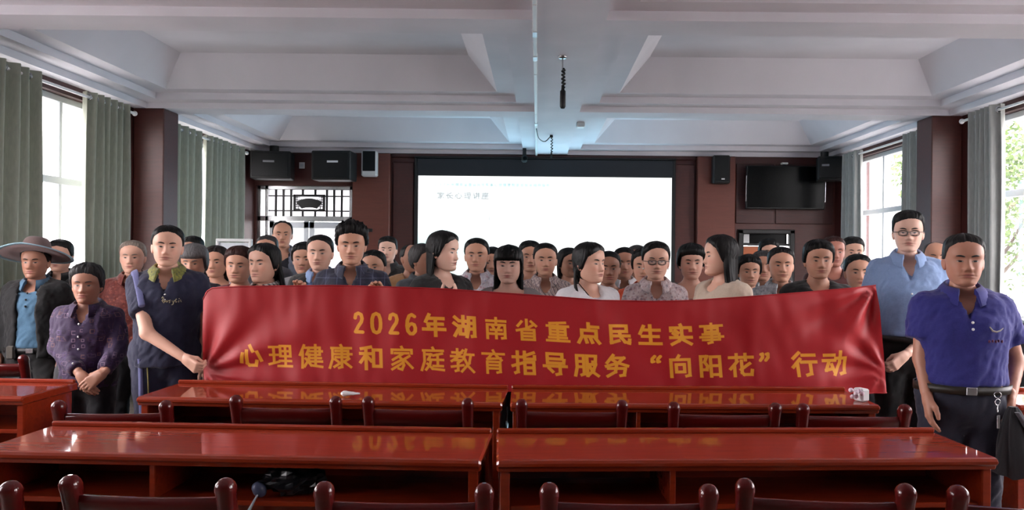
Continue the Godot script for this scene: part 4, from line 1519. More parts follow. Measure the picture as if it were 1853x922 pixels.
func prof(t: Array, y: float) -> float:
	var n := HY.size()
	if y <= HY[0]: return t[0]
	if y >= HY[n - 1]: return t[n - 1]
	var i := 0
	while y > HY[i + 1]: i += 1
	var f: float = (y - HY[i]) / (HY[i + 1] - HY[i])
	var m1: float = (t[i + 1] - t[maxi(i - 1, 0)]) / (HY[i + 1] - HY[maxi(i - 1, 0)]) * (HY[i + 1] - HY[i])
	var m2: float = (t[mini(i + 2, n - 1)] - t[i]) / (HY[mini(i + 2, n - 1)] - HY[i]) * (HY[i + 1] - HY[i])
	var f2 := f * f
	var f3 := f2 * f
	return t[i] * (2 * f3 - 3 * f2 + 1) + m1 * (f3 - 2 * f2 + f) + t[i + 1] * (3 * f2 - 2 * f3) + m2 * (f3 - f2)

func bump(x: float, y: float, x0: float, sx: float, y0: float, sy: float) -> float:
	var a := (x - x0) / sx
	var b := (y - y0) / sy
	var e := a * a + b * b
	return exp(-e * 0.5) if e < 16.0 else 0.0

# how far the features stand out of the bare oval
func relief(x: float, y: float, f: Dictionary) -> float:
	var ax := absf(x)
	var z := 0.0
	z -= 0.0095 * bump(ax, y, 0.031, 0.017, 0.003, 0.012)
	z += 0.0055 * bump(ax, y, 0.031, 0.0115, -0.001, 0.007)
	z += f.brow * bump(ax, y, 0.028, 0.022, 0.024, 0.008)
	z += 0.0085 * bump(ax, y, 0.0, 0.0085, -0.006, 0.017) * f.nose
	z += 0.0165 * bump(ax, y, 0.0, 0.0105, -0.033, 0.0115) * f.nose
	z += 0.0085 * bump(ax, y, 0.0135 * f.nosew, 0.0065, -0.0385, 0.0075)
	z -= 0.003 * bump(ax, y, 0.0, 0.012, -0.0475, 0.004)
	z += 0.0045 * bump(ax, y, 0.0, 0.030, -0.064, 0.018)
	z += 0.0034 * bump(ax, y, 0.0, 0.020, -0.0605, 0.0036)
	z += 0.0040 * bump(ax, y, 0.0, 0.0185, -0.0715, 0.0042)
	z -= 0.0045 * bump(ax, y + f.smile * ax * 0.22, 0.0, 0.0245, -0.066, 0.0021)
	z -= 0.003 * bump(ax, y, 0.0, 0.018, -0.081, 0.004)
	z += 0.006 * bump(ax, y, 0.0, 0.017, -0.100, 0.011)
	z += (0.0045 + f.smile * 0.004) * bump(ax, y, 0.043, 0.017, -0.026, 0.016)
	z += f.full * bump(ax, y, 0.048, 0.022, -0.055, 0.022)
	# the fold from the nose to the corner of the mouth
	if y < -0.036 and y > -0.072:
		var t := (-0.036 - y) / 0.036
		var c := (ax - lerpf(0.0185, 0.033, t)) / 0.0045
		if absf(c) < 3.0: z -= f.fold * exp(-c * c) * (1.0 - t * 0.6)
	return z

func face_z(x: float, y: float, f: Dictionary) -> float:
	# depth of the face surface at (x, y), by the same cross-section as the mesh
	var a: float = prof(HA, y) * f.wide * lerpf(f.jaw, 1.0, smoothstep(-0.11, -0.02, y))
	var q := clampf(absf(x) / a, 0.0, 0.999)
	var zf := prof(HF, y)
	var zc := -0.005
	return zc + (zf - zc) * pow(1.0 - pow(q, 2.35), 1.0 / 2.35) + relief(x, y, f)

func head_mesh(f: Dictionary, skin: Color) -> Array:
	var ys := PackedFloat32Array()
	var y := -0.118
	while y < 0.118:
		ys.append(y)
		if y < -0.080: y += 0.0055
		elif y < -0.030: y += 0.0026
		elif y < 0.034: y += 0.0036
		elif y < 0.1: y += 0.009
		else: y += 0.005
	ys.append(0.118)
	var cols := 66
	var v := PackedVector3Array()
	var ix := PackedInt32Array()
	var cl := PackedColorArray()
	var sk := skin.srgb_to_linear()
	var lip := Color(f.lip).srgb_to_linear()
	var hairc := Color(f.hairc).srgb_to_linear()
	for r in ys.size():
		var yy := ys[r]
		var a := prof(HA, yy) * float(f.wide) * lerpf(f.jaw, 1.0, smoothstep(-0.11, -0.02, yy))
		var zf := prof(HF, yy)
		var zb := prof(HB, yy)
		var zc := -0.005 if yy < 0.105 and yy > -0.1 else lerpf(-0.005, (zf + zb) * 0.5, 0.7)
		for c in cols:
			var u := float(c) / cols * 2.0 - 1.0
			# denser in front: u in -1..1 maps to -180..180 degrees
			var ph := PI * signf(u) * (absf(u) * 0.58 + 0.42 * pow(absf(u), 2.6))
			var sn := sin(ph)
			var cs := cos(ph)
			var e := 2.0 / 2.35
			var x := a * signf(sn) * pow(absf(sn), e)
			var z := zc + (zf - zc if cs > 0 else zc - zb) * signf(cs) * pow(absf(cs), e)
			var col := sk
			if cs > 0.0 and yy < 0.06:
				z += relief(x, yy, f) * smoothstep(0.0, 0.35, cs)
				var ax := absf(x)
				var l: float = maxf(bump(ax, yy + f.smile * ax * 0.18, 0, 0.0185, -0.0605, 0.0034), bump(ax, yy + f.smile * ax * 0.12, 0, 0.0165, -0.0712, 0.0042))
				col = col.lerp(lip, clampf(l * 1.5 - 0.45, 0.0, 0.9))
				col = col.lerp(lip.darkened(0.75), clampf(bump(ax, yy + f.smile * ax * 0.22, 0, 0.024, -0.0655, 0.0013) * 1.3 - 0.3, 0.0, 0.7))
				col = col.lerp(sk * Color(1.06, 0.82, 0.78), 0.55 * bump(ax, yy, 0.042, 0.016, -0.03, 0.014))
			v.append(Vector3(x, yy, z))
			cl.append(col)
	var rows := ys.size()
	for r in rows - 1:
		for c in cols:
			var c2 := (c + 1) % cols
			var p0 := r * cols + c
			var p1 := r * cols + c2
			var p2 := p1 + cols
			var p3 := p0 + cols
			ix.append_array([p0, p2, p1, p0, p3, p2])
	for e in 2:
		var base := 0 if e == 0 else (rows - 1) * cols
		var mid := v.size()
		v.append(Vector3(0, ys[0] if e == 0 else 0.118, (v[base].z + v[base + cols / 2].z) * 0.5))
		cl.append(sk)
		for c in cols:
			if e == 0: ix.append_array([mid, base + c, base + (c + 1) % cols])
			else: ix.append_array([mid, base + (c + 1) % cols, base + c])
	var out := [v, ix, cl]
	# ears
	for s: float in [-1.0, 1.0]:
		out = joined(out, ear(s, f, sk))
	# eyes: lids as an almond, white, iris; and brows
	for s: float in [-1.0, 1.0]:
		out = joined(out, eye(s, f, sk))
		out = joined(out, eyebrow(s, f, hairc))
	return out

func joined(a: Array, b: Array) -> Array:
	var o: int = a[0].size()
	var v: PackedVector3Array = a[0]
	v.append_array(b[0])
	var ix: PackedInt32Array = a[1]
	for n: int in b[1]: ix.append(n + o)
	var c: PackedColorArray = a[2]
	c.append_array(b[2])
	return [v, ix, c]

func grid_part(rows: int, cols: int, fn: Callable) -> Array:
	# fn(r, c) gives [point, colour]; an open sheet whose front runs clockwise with c to the right and r downwards
	var v := PackedVector3Array()
	var cl := PackedColorArray()
	var ix := PackedInt32Array()
	for r in rows:
		for c in cols:
			var q: Array = fn.call(r, c)
			v.append(q[0])
			cl.append(q[1])
	for r in rows - 1:
		for c in cols - 1:
			var p := r * cols + c
			ix.append_array([p, p + 1, p + cols + 1, p, p + cols + 1, p + cols])
	return [v, ix, cl]

func ear(s: float, f: Dictionary, sk: Color) -> Array:
	var c := Vector3(s * 0.0725 * f.wide, -0.012, -0.012)
	var p := grid_part(9, 13, func(r: int, k: int) -> Array:
		var th := PI * r / 8.0
		var ph := TAU * k / 12.0
		var d := Vector3(sin(th) * cos(ph), cos(th), sin(th) * sin(ph))
		var rim := 1.0 - 0.5 * bump(d.z, d.y, 0.1, 0.35, 0.05, 0.4) * (1.0 if d.x * s > 0 else 0.0)
		return [c + Basis(Vector3.UP, -s * 0.45) * (Basis(Vector3.RIGHT, -0.2) * Vector3(d.x * 0.009 * rim, d.y * 0.030 - 0.002, d.z * 0.0165 * (1.0 + 0.25 * d.y))), sk.lerp(sk * Color(1.0, 0.75, 0.7), 0.3)])
	if true:
		p[1].reverse()
	return p

func eye(s: float, f: Dictionary, sk: Color) -> Array:
	var w := 0.0152
	var open: float = f.eye
	var white := Color(0.66, 0.6, 0.56).srgb_to_linear()
	var iris := Color(0.09, 0.06, 0.05).srgb_to_linear()
	var lash := Color(0.10, 0.07, 0.06).srgb_to_linear()
	var rows := 9
	var cols := 17
	return grid_part(rows, cols, func(r: int, c: int) -> Array:
		var u := c / 16.0 * 2.0 - 1.0
		var t := r / 8.0
		var arch := 1.0 - pow(absf(u), 2.2)
		var yu := 0.0062 * open * arch + 0.0012
		var yl := -0.0046 * open * arch
		var x := u * w
		var yy := lerpf(yu, yl, t) + u * s * 0.0012
		var px_ := s * 0.0315 + x
		var z := face_z(px_, yy - 0.001, f) + 0.0012
		var col := white
		var d := Vector2(x, (yy - 0.0008) * 1.0).length()
		if d < 0.0068: col = iris
		if t < 0.3: col = lash
		if t > 0.93: col = sk.darkened(0.35)
		if r == 0 or r == 8 or c == 0 or c == 16: z -= 0.0022
		return [Vector3(px_, yy - 0.001, z), col])

func eyebrow(s: float, f: Dictionary, hc: Color) -> Array:
	return grid_part(4, 12, func(r: int, c: int) -> Array:
		var u := c / 11.0
		var uu := u if s > 0 else 1.0 - u
		var thick: float = f.browt * (0.35 + 0.9 * sin(PI * clampf(uu * 0.85 + 0.12, 0, 1)))
		var x := s * lerpf(0.0125, 0.0495, uu)
		var yy := 0.0195 + 0.0052 * sin(uu * 2.3) - (r / 3.0 - 0.5) * thick
		var z := face_z(x, yy, f) + (0.0022 if r == 1 or r == 2 else -0.001)
		if c == 0 or c == 11: z -= 0.0015
		return [Vector3(x, yy, z), hc])

# ---------------------------------------------------------------- hair
# h: line = hairline height at 0, 30, 60, 80, 105, 140, 180 degrees from the front; top, side, back = thickness; clump, part, spike
func hair_cap(h: Dictionary, f: Dictionary) -> Array:
	var v := PackedVector3Array()
	var ix := PackedInt32Array()
	var ang := [0.0, 30.0, 60.0, 80.0, 105.0, 140.0, 180.0]
	var cols := 132
	var rows := 36
	var ns := FastNoiseLite.new()
	ns.seed = int(h.get("seed", 1))
	ns.frequency = 1.0
	var line: Array = h.line
	for r in rows:
		var t := float(r) / (rows - 1)
		var y := -0.112 + 0.2295 * (1.0 - pow(1.0 - t, 1.35))
		var a := prof(HA, y) * float(f.wide) * lerpf(f.jaw, 1.0, smoothstep(-0.11, -0.02, y))
		var zf := prof(HF, y)
		var zb := prof(HB, y)
		for c in cols:
			var ph := TAU * c / cols - PI
			var deg := absf(rad_to_deg(ph))
			var i := 0
			while i < 5 and deg > ang[i + 1]: i += 1
			var hl := lerpf(line[i], line[i + 1], (deg - ang[i]) / (ang[i + 1] - ang[i])) + float(h.get("part", 0.0)) * sin(ph) * smoothstep(100.0, 30.0, deg)
			hl += 0.003 * ns.get_noise_2d(ph * 14.0, 3.0)
			var sn := sin(ph)
			var cs := cos(ph)
			var e := 2.0 / 2.35
			var zc := -0.005 if y < 0.105 else lerpf(-0.005, (zf + zb) * 0.5, 0.7)
			var p := Vector3(a * signf(sn) * pow(absf(sn), e), y, zc + (zf - zc if cs > 0 else zc - zb) * signf(cs) * pow(absf(cs), e))
			var n := Vector3(p.x, maxf(y - 0.01, -0.01) * 1.1, p.z + 0.008).normalized()
			var up := smoothstep(0.03, 0.11, y)
			var th := lerpf(lerpf(h.side, h.back, smoothstep(80.0, 160.0, deg)), h.top, up)
			th += float(h.get("front", 0.0)) * smoothstep(60.0, 10.0, deg) * smoothstep(0.03, 0.07, y)
			var strand := 0.7 - 2.4 * absf(ns.get_noise_2d(ph * 15.0 + y * 6.0, y * 9.0)) + 0.8 * ns.get_noise_2d(ph * 40.0, y * 14.0)
			th += float(h.clump) * strand
			th += float(h.get("spike", 0.0)) * maxf(0.0, ns.get_noise_3dv(p * 60.0)) * (0.4 + up)
			# the line of the parting is pressed in
			if h.has("parting"):
				var px_: float = h.parting
				th -= 0.005 * exp(-pow((p.x - px_) / 0.006, 2.0)) * smoothstep(0.05, 0.09, y) * (1.0 if cs > -0.2 else 0.0)
			var m := smoothstep(-0.012, float(h.get("soft", 0.03)), y - hl)
			v.append(p + n * lerpf(-0.012, th, m))
	for r in rows - 1:
		for c in cols:
			var c2 := (c + 1) % cols
			var p0 := r * cols + c
			var p1 := r * cols + c2
			ix.append_array([p0, p1 + cols, p1, p0, p0 + cols, p1 + cols])
	var mid := v.size()
	v.append(v[(rows - 1) * cols] * 0.5 + v[(rows - 1) * cols + cols / 2] * 0.5 + Vector3(0, 0.001, 0))
	for c in cols:
		ix.append_array([mid, (rows - 1) * cols + (c + 1) % cols, (rows - 1) * cols + c])
	return [v, ix]

# hair that hangs from the back of the head: d = {len, from (degrees from the front), w (half width at the foot), z (depth of the foot), thick, wave, shift}
func hair_fall(d: Dictionary, f: Dictionary) -> Array:
	var v := PackedVector3Array()
	var ix := PackedInt32Array()
	var nphi := 40
	var rows := 18
	var L: float = d.len
	for r in rows:
		var t := float(r) / (rows - 1)
		var y := lerpf(0.045, -L, t)
		var st_ := smoothstep(0.05, 0.75, t)
		var hw := lerpf(0.083 * float(f.wide), d.w, st_)
		var zb := lerpf(-0.108, d.z, st_)
		var from := deg_to_rad(lerpf(d.from, d.get("from2", d.from), st_))
		var zmid := lerpf(-0.01, float(d.z) + 0.055, st_)
		var th := lerpf(0.016, float(d.get("thick", 0.02)), st_) * (1.0 - 0.75 * smoothstep(0.82, 1.0, t))
		var ring := PackedVector3Array()
		for side in 2:
			for i in nphi:
				var k := i if side == 0 else nphi - 1 - i
				var ph := lerpf(from, TAU - from, k / float(nphi - 1))
				var sn := sin(ph)
				var cs := cos(ph)
				var o := 1.0 + (0.03 * sin(ph * 27.0 + t * 4.0) + 0.02 * sin(ph * 51.0 + 1.0)) * (1.0 if side == 0 else 0.0)
				var x := hw * sn * o
				var z := zmid + (zmid - zb) * cs * o if cs < 0 else zmid + 0.05 * cs
				if side == 1:
					x *= 1.0 - th / hw
					z += th * (-cs if cs < 0 else 0.0)
				ring.append(Vector3(x + float(d.get("shift", 0.0)) * st_ + float(d.get("wave", 0.0)) * sin(t * 9.0), y - 0.012 * sin(ph * 7.0) * smoothstep(0.8, 1.0, t), z))
		var n := ring.size()
		var o2 := v.size()
		v.append_array(ring)
		if r > 0:
			for i in n:
				var j := (i + 1) % n
				ix.append_array([o2 - n + i, o2 - n + j, o2 + j, o2 - n + i, o2 + j, o2 + i])
	for e in 2:
		var base := 0 if e == 0 else (rows - 1) * nphi * 2
		for i in nphi - 1:
			var a := base + i
			var b := base + nphi * 2 - 1 - i
			if e == 0: ix.append_array([a, b, b - 1, a, b - 1, a + 1])
			else: ix.append_array([a, b - 1, b, a, a + 1, b - 1])
	return [v, ix]

func st_part(s: SurfaceTool) -> Array:
	s.index()
	var a := s.commit_to_arrays()
	return [a[Mesh.ARRAY_VERTEX], a[Mesh.ARRAY_INDEX]]

func lock(ctrl: Array, radii: Array, flat := 0.5) -> Array:
	var s := st()
	tube(s, curve_pts(ctrl, 12), radii, 8, flat)
	return st_part(s)

const SHORT_F := {"line": [0.074, 0.066, 0.044, -0.015, -0.05, -0.075, -0.085], "top": 0.021, "side": 0.014, "back": 0.017, "clump": 0.0042}
const SHORT_M := {"line": [0.078, 0.07, 0.055, 0.0, -0.03, -0.055, -0.06], "top": 0.019, "side": 0.007, "back": 0.009, "clump": 0.0034}
const TIED := {"line": [0.084, 0.075, 0.05, 0.012, -0.03, -0.065, -0.08], "top": 0.013, "side": 0.009, "back": 0.012, "clump": 0.0026}
const LONG := {"line": [0.076, 0.066, 0.04, -0.03, -0.08, -0.11, -0.112], "top": 0.015, "side": 0.012, "back": 0.013, "clump": 0.0028, "parting": 0.004}
const BANGS := {"line": [0.034, 0.034, 0.034, -0.03, -0.08, -0.11, -0.112], "top": 0.018, "side": 0.014, "back": 0.014, "clump": 0.003, "front": 0.004, "soft": 0.01}
const BALD := {"line": [0.16, 0.16, 0.13, 0.01, -0.02, -0.05, -0.06], "top": 0.002, "side": 0.005, "back": 0.006, "clump": 0.001}
const FALL := {"len": 0.26, "from": 95.0, "w": 0.085, "z": -0.085, "thick": 0.03}

func with(a: Dictionary, b: Dictionary) -> Dictionary:
	var r := a.duplicate()
	r.merge(b, true)
	return r

# ---------------------------------------------------------------- cloth prints
func print_tex(kind: String, cols: Array, seed_n: int) -> ImageTexture:
	var n := 192
	var img := Image.create(n, n, false, Image.FORMAT_RGB8)
	img.fill(cols[0])
	var r := RandomNumberGenerator.new()
	r.seed = seed_n
	match kind:
		"plaid":
			for k in 6:
				img.fill_rect(Rect2i(k * 32 + 8, 0, 12, n), cols[1])
			for y in n:
				for x in n:
					var c := img.get_pixel(x, y)
					if y % 32 > 7 and y % 32 < 20: c = c.lerp(cols[1], 0.55)
					if x % 32 == 28 or x % 32 == 29: c = c.lerp(cols[2], 0.55)
					if y % 32 == 28 or y % 32 == 29: c = c.lerp(cols[2], 0.55)
					img.set_pixel(x, y, c)
		"flowers":
			for i in 300:
				var p := Vector2i(r.randi() % n, r.randi() % n)
				var c: Color = cols[1 + r.randi() % (cols.size() - 1)]
				var rad := r.randi_range(2, 7)
				for y in range(-rad, rad + 1):
					for x in range(-rad, rad + 1):
						var a := atan2(y, x)
						if Vector2(x, y).length() < rad * (0.72 + 0.28 * sin(a * 5.0 + i)):
							img.set_pixel(posmod(p.x + x, n), posmod(p.y + y, n), c)
		"waves":
			for y in n:
				for x in n:
					var q := sin((x + 14.0 * sin(y * TAU / 96.0)) * TAU / 16.0 + 2.0 * sin(y * TAU / 48.0))
					if q > 0.45: img.set_pixel(x, y, cols[1])
					elif q < -0.85: img.set_pixel(x, y, cols[2])
		"stripes":
			for k in 12:
				img.fill_rect(Rect2i(0, k * 16, n, 7), cols[1])
		"squares":
			for i in 44:
				var p := Vector2i((i % 7) * 27 + r.randi() % 10, (i / 7) * 27 + r.randi() % 10)
				var c: Color = cols[1 + r.randi() % (cols.size() - 1)]
				var w := r.randi_range(9, 15)
				for x in w:
					for o in 2:
						img.set_pixel(posmod(p.x + x, n), posmod(p.y + o, n), c)
						img.set_pixel(posmod(p.x + x, n), posmod(p.y + w - o, n), c)
						img.set_pixel(posmod(p.x + o, n), posmod(p.y + x, n), c)
						if i % 3: img.set_pixel(posmod(p.x + w - o, n), posmod(p.y + x, n), c)
			for i in 90:
				img.fill_rect(Rect2i(r.randi() % (n - 6), r.randi() % (n - 3), r.randi_range(2, 6), 1), cols[1 + r.randi() % (cols.size() - 1)])
	return ImageTexture.create_from_image(img)

func cloth(c: Color) -> StandardMaterial3D:
	var m := mat(Color.WHITE, 0.85)
	m.rim_enabled = true
	m.rim = 0.25
	m.rim_tint = 0.7
	tri(m, noise_tex(0.25, [c.darkened(0.07), c.lightened(0.04)], int(c.to_rgba32() % 1000), 64), Vector3(6, 6, 6))
	return m

func printed(kind: String, cols: Array, seed_n: int, size := 0.36) -> StandardMaterial3D:
	var m := mat(Color.WHITE, 0.8)
	tri(m, print_tex(kind, cols, seed_n), Vector3(1, 1, 1) / size)
	m.rim_enabled = true
	m.rim = 0.2
	return m

# ---------------------------------------------------------------- a person
var cache := {}
var hair_mats := {}
var hands := {}

func hair_mat(c: Color) -> StandardMaterial3D:
	if not hair_mats.has(c):
		var m := mat(Color.WHITE, 0.55)
		tri(m, noise_tex(0.09, [c.darkened(0.5), c, c.lightened(0.1)], 41, 128), Vector3(14, 1.5, 14))
		m.metallic_specular = 0.35
		hair_mats[c] = m
	return hair_mats[c]

func collar_mesh(p: Dictionary, spread: float, drop: float, open := 24.0) -> ArrayMesh:
	# a turned-down collar: stands round the neck, folds over and ends in two points in front
	var y: float = p.by
	var rings := []
	var n := 34
	for i in n:
		var t := float(i) / (n - 1)
		var ph := deg_to_rad(lerpf(open, 360.0 - open, t))
		var fr := 0.5 + 0.5 * cos(ph)
		var tip := smoothstep(0.55, 1.0, fr)
		var dir := Vector3(sin(ph), 0, cos(ph))
		var base := Vector3(0, lerpf(1.390, 1.345, fr) * y, lerpf(-0.03, 0.006, fr))
		var r0 := 0.063 + 0.010 * fr
		var ring := PackedVector3Array()
		ring.append(base + dir * r0)
		ring.append(base + dir * (r0 + 0.002) + Vector3(0, 0.026, 0))
		ring.append(base + dir * (r0 + 0.009) + Vector3(0, 0.027, 0))
		ring.append(base + dir * (r0 + 0.02 + spread * 0.5) + Vector3(0, 0.012 - drop * 0.3, 0))
		ring.append(base + dir * (r0 + 0.026 + spread * (1.0 + tip * 0.3)) + Vector3(0, -0.004 - drop * 0.7 - 0.034 * tip, 0.012 * tip))
		ring.append(base + dir * (r0 + 0.018 + spread * (1.0 + tip * 0.3)) + Vector3(0, -0.010 - drop * 0.7 - 0.036 * tip, 0.003 * tip))
		ring.append(base + dir * (r0 + 0.01))
		rings.append(ring)
	var s := st()
	loft(s, rings, true, true, 0)
	return done(s)

func place_hand(kind: String, wrist: Vector3, fingers: Vector3, palm: Vector3, left: bool, size := 1.0) -> Array:
	if not hands.has(kind):
		match kind:
			"relaxed": hands[kind] = hand_mesh([0.28, 0.32, 0.36, 0.42], 1.0, 0.3)
			"grip": hands[kind] = hand_mesh([0.95, 1.05, 1.1, 1.15], 0.5, 0.9)
			"pinch": hands[kind] = hand_mesh([0.7, 0.55, 0.48, 0.42], 1.4, 0.9)
			"flat": hands[kind] = hand_mesh([0.06, 0.06, 0.07, 0.1], 1.2, 0.0)
			"plain": hands[kind] = hand_mesh([0.28, 0.32, 0.36, 0.42], 1.0, 0.3, 0.008)
	var y := -fingers.normalized()
	var z := (palm - y * palm.dot(y)).normalized()
	var x := y.cross(z) * (1.0 if left else -1.0)
	return moved(hands[kind], Transform3D(Basis(x, y, z) * size, wrist), not left)

func person(q: Dictionary) -> Node3D:
	var top := place(q.x, q.top, q.d)
	var hs: float = q.get("hs", 1.0)
	var H := top.y
	var by := (H - 0.25 * hs) / 1.385
	var bx: float = float(q.get("girth", 1.0)) * lerpf(1.0, by, 0.5)
	var turn := deg_to_rad(q.get("turn", 0.0))
	var t := thing("person", q.label, "person", Vector3(top.x, 0, -float(q.d)), turn, "people gathered behind the banner")
	var inv := t.transform.affine_inverse()
	var own: bool = q.has("arms") or q.has("own")
	var arms := {}
	for k: String in q.get("arms", {}):
		var a: Array = q.arms[k]
		arms[k] = inv * place(a[0], a[1], a[2])
	var p := plan(bx, by, arms) if own else plan(1.0, 1.0)
	p["waist"] = float(q.get("waist", 0.985))
	var sc := Vector3.ONE if own else Vector3(bx, by, bx)
	var skin: Color = q.get("skin", Color(0.76, 0.57, 0.46))
	# body, head and hands are one mesh
	var key := "skin"
	if own or not cache.has(key):
		var m := field_mesh(skin_bones(p), 0.014 if own else 0.017, [], [])
		if own: key = ""
		else: cache[key] = m
		p["skin"] = m
	var sk: Array = p.get("skin", []) if own else cache["skin"]
	var f := {"wide": 1.12, "jaw": 1.04, "brow": 0.002, "nose": 1.0, "nosew": 1.0, "smile": 0.0, "full": 0.002, "fold": 0.0012, "eye": 0.86, "browt": 0.0082, "lip": Color(0.66, 0.38, 0.36), "hairc": Color(0.1, 0.085, 0.08)}
	f.merge(q.get("face", {}), true)
	var hb := Basis.from_euler(Vector3(deg_to_rad(q.get("pitch", 0.0)), deg_to_rad(q.get("look", 0.0)), deg_to_rad(q.get("tilt", 0.0))))
	var ht := Transform3D(hb * hs, Vector3(0, H - 0.135 * hs, 0.014))
	var lin := skin.srgb_to_linear()
	var parts := [moved(sk, Transform3D(Basis.from_scale(sc), Vector3.ZERO)) + [lin], moved(head_mesh(f, skin), ht)]
	var hd: Dictionary = q.get("hands", {})
	for side: Array in [["r", false], ["l", true]]:
		var k: String = side[0]
		var w: Vector3 = (p["wr_" + k] as Vector3) * sc
		var e: Vector3 = (p["el_" + k] as Vector3) * sc
		if hd.has(k):
			parts.append(place_hand(hd[k][0], w, inv.basis * (hd[k][1] as Vector3), inv.basis * (hd[k][2] as Vector3), side[1], hd[k][3] if hd[k].size() > 3 else 1.0) + [lin])
		else:
			parts.append(place_hand("relaxed" if own else "plain", w, (w - e).normalized() + Vector3(0, -0.6, 0), Vector3(1 if k == "r" else -1, 0, 0), side[1]) + [lin])
	obj("body", arr_mesh(parts, true), M.skin, t)
	# hair
	var hp := []
	if q.has("hair"):
		hp.append(hair_cap(with(q.hair, {"seed": int(q.x)}), f))
	if q.has("fall"):
		hp.append(hair_fall(q.fall, f))
	for l: Array in q.get("locks", []):
		hp.append(lock(l[0], l[1]))
	if hp.size():
		var ho := obj("hair", arr_mesh(hp), hair_mat(f.hairc), t)
		ho.transform = ht
	# clothes
	var n := 0
	for c: Dictionary in q.wear:
		n += 1
		var kind: String = c.kind
		var sleeve: float = c.get("sleeve", 0.62)
		var loose: float = c.get("loose", 0.017)
		var hem: float = (c.get("hem", 0.84)) * (by if own else 1.0)
		var ck := "%s %.2f %.3f %.2f" % [kind, sleeve, loose, hem]
		if own or not cache.has(ck):
			var m := arr_mesh([top_mesh(p, kind, loose, sleeve, hem, 0.0115 if own else 0.014, int(q.x) + n)])
			if own: ck = "own"
			cache[ck] = m
		var o := obj(c.get("name", "shirt"), cache[ck], c.mat, t)
		o.scale = sc
		if c.has("collar"):
			var cc: Array = c.collar
			var kk := "collar %.3f %.3f %.1f" % [cc[0], cc[1], cc[2] if cc.size() > 2 else 24.0]
			if own or not cache.has(kk):
				cache[kk] = collar_mesh(p, cc[0], cc[1], cc[2] if cc.size() > 2 else 24.0)
			obj("collar", cache[kk], c.get("collar_mat", c.mat), o)
			if own: cache.erase(kk)
	if own or not cache.has("trousers"):
		cache["trousers"] = arr_mesh([trouser_mesh(p, 0.016, 5)])
	var tr := obj("trousers", cache["trousers"], q.get("legs", M.trousers), t)
	tr.scale = sc
	if own: cache.erase("trousers")
	for k: String in ["r", "l"]:
		var an: Vector3 = (p["an_" + k] as Vector3) * Vector3(sc.x, 1, sc.z)
		var so := obj("shoe", shoe_mesh(), M.shoe, t, Vector3(an.x, 0, an.z))
		so.rotation.y = 0.12 if k == "l" else -0.12
	if q.has("glasses"):
		glasses(t, ht, f, q.glasses)
	t.set_meta("head", ht)
	t.set_meta("waist_y", float(p.waist) * by)
	t.set_meta("arm", [p["sh_r"], p["el_r"]])
	return t

func shoe_mesh() -> ArrayMesh:
	if not cache.has("shoe"):
		var b := [[Vector3(0, 0.045, -0.05), Vector3(0, 0.04, 0.13), 0.045, 0.038, 0.03, 1.0, false], [Vector3(0, 0.08, -0.03), Vector3(0, 0.05, 0.02), 0.048, 0.042, 0.04, 1.0, false]]
		cache["shoe"] = arr_mesh([field_mesh(b, 0.01, [], [[Vector3.DOWN, 0.0, Vector3(-0.2, -0.2, -0.2), Vector3(0.2, 0.03, 0.3)]])])
	return cache["shoe"]

func glasses(t: Node3D, ht: Transform3D, f: Dictionary, col: Color) -> void:
	var g := Node3D.new()
	g.name = "glasses"
	t.add_child(g)
	g.transform = ht
	var m := mat(col, 0.3)
	for s: float in [-1.0, 1.0]:
		var st_ := st()
		var pts := PackedVector3Array()
		for i in 21:
			var a := TAU * i / 20.0
			var x := signf(cos(a)) * pow(absf(cos(a)), 0.7) * 0.0255
			var y := signf(sin(a)) * pow(absf(sin(a)), 0.7) * 0.0165
			pts.append(Vector3(s * 0.0315 + x, y - 0.004, 0.104 - absf(s * 0.0315 + x) * 0.16))
		tube(st_, pts, [0.0019], 6)
		obj("rim", done(st_), m, g)
		var ls := st()
		lathe(ls, Vector3.ZERO, [Vector2(0.0, 0.0), Vector2(1.0, 0.0), Vector2(1.0, 0.001), Vector2(0.0, 0.0012)], 20)
		var lo := obj("lens", done(ls), M.glass, g, Vector3(s * 0.0315, -0.004, 0.0985))
		lo.scale = Vector3(0.0245, 1, 0.0155)
		lo.rotation = Vector3(PI / 2, s * 0.16, 0)
		var ts := st()
		tube(ts, PackedVector3Array([Vector3(s * 0.057, 0.002, 0.095), Vector3(s * 0.0745 * f.wide, 0.004, 0.075), Vector3(s * 0.077 * f.wide, 0.003, 0.0), Vector3(s * 0.076 * f.wide, -0.012, -0.025)]), [0.0018], 6)
		obj("temple", done(ts), m, g)
	var bs := st()
	tube(bs, PackedVector3Array([Vector3(-0.007, 0.0, 0.103), Vector3(0, 0.003, 0.105), Vector3(0.007, 0.0, 0.103)]), [0.0018], 6)
	obj("bridge", done(bs), m, g)

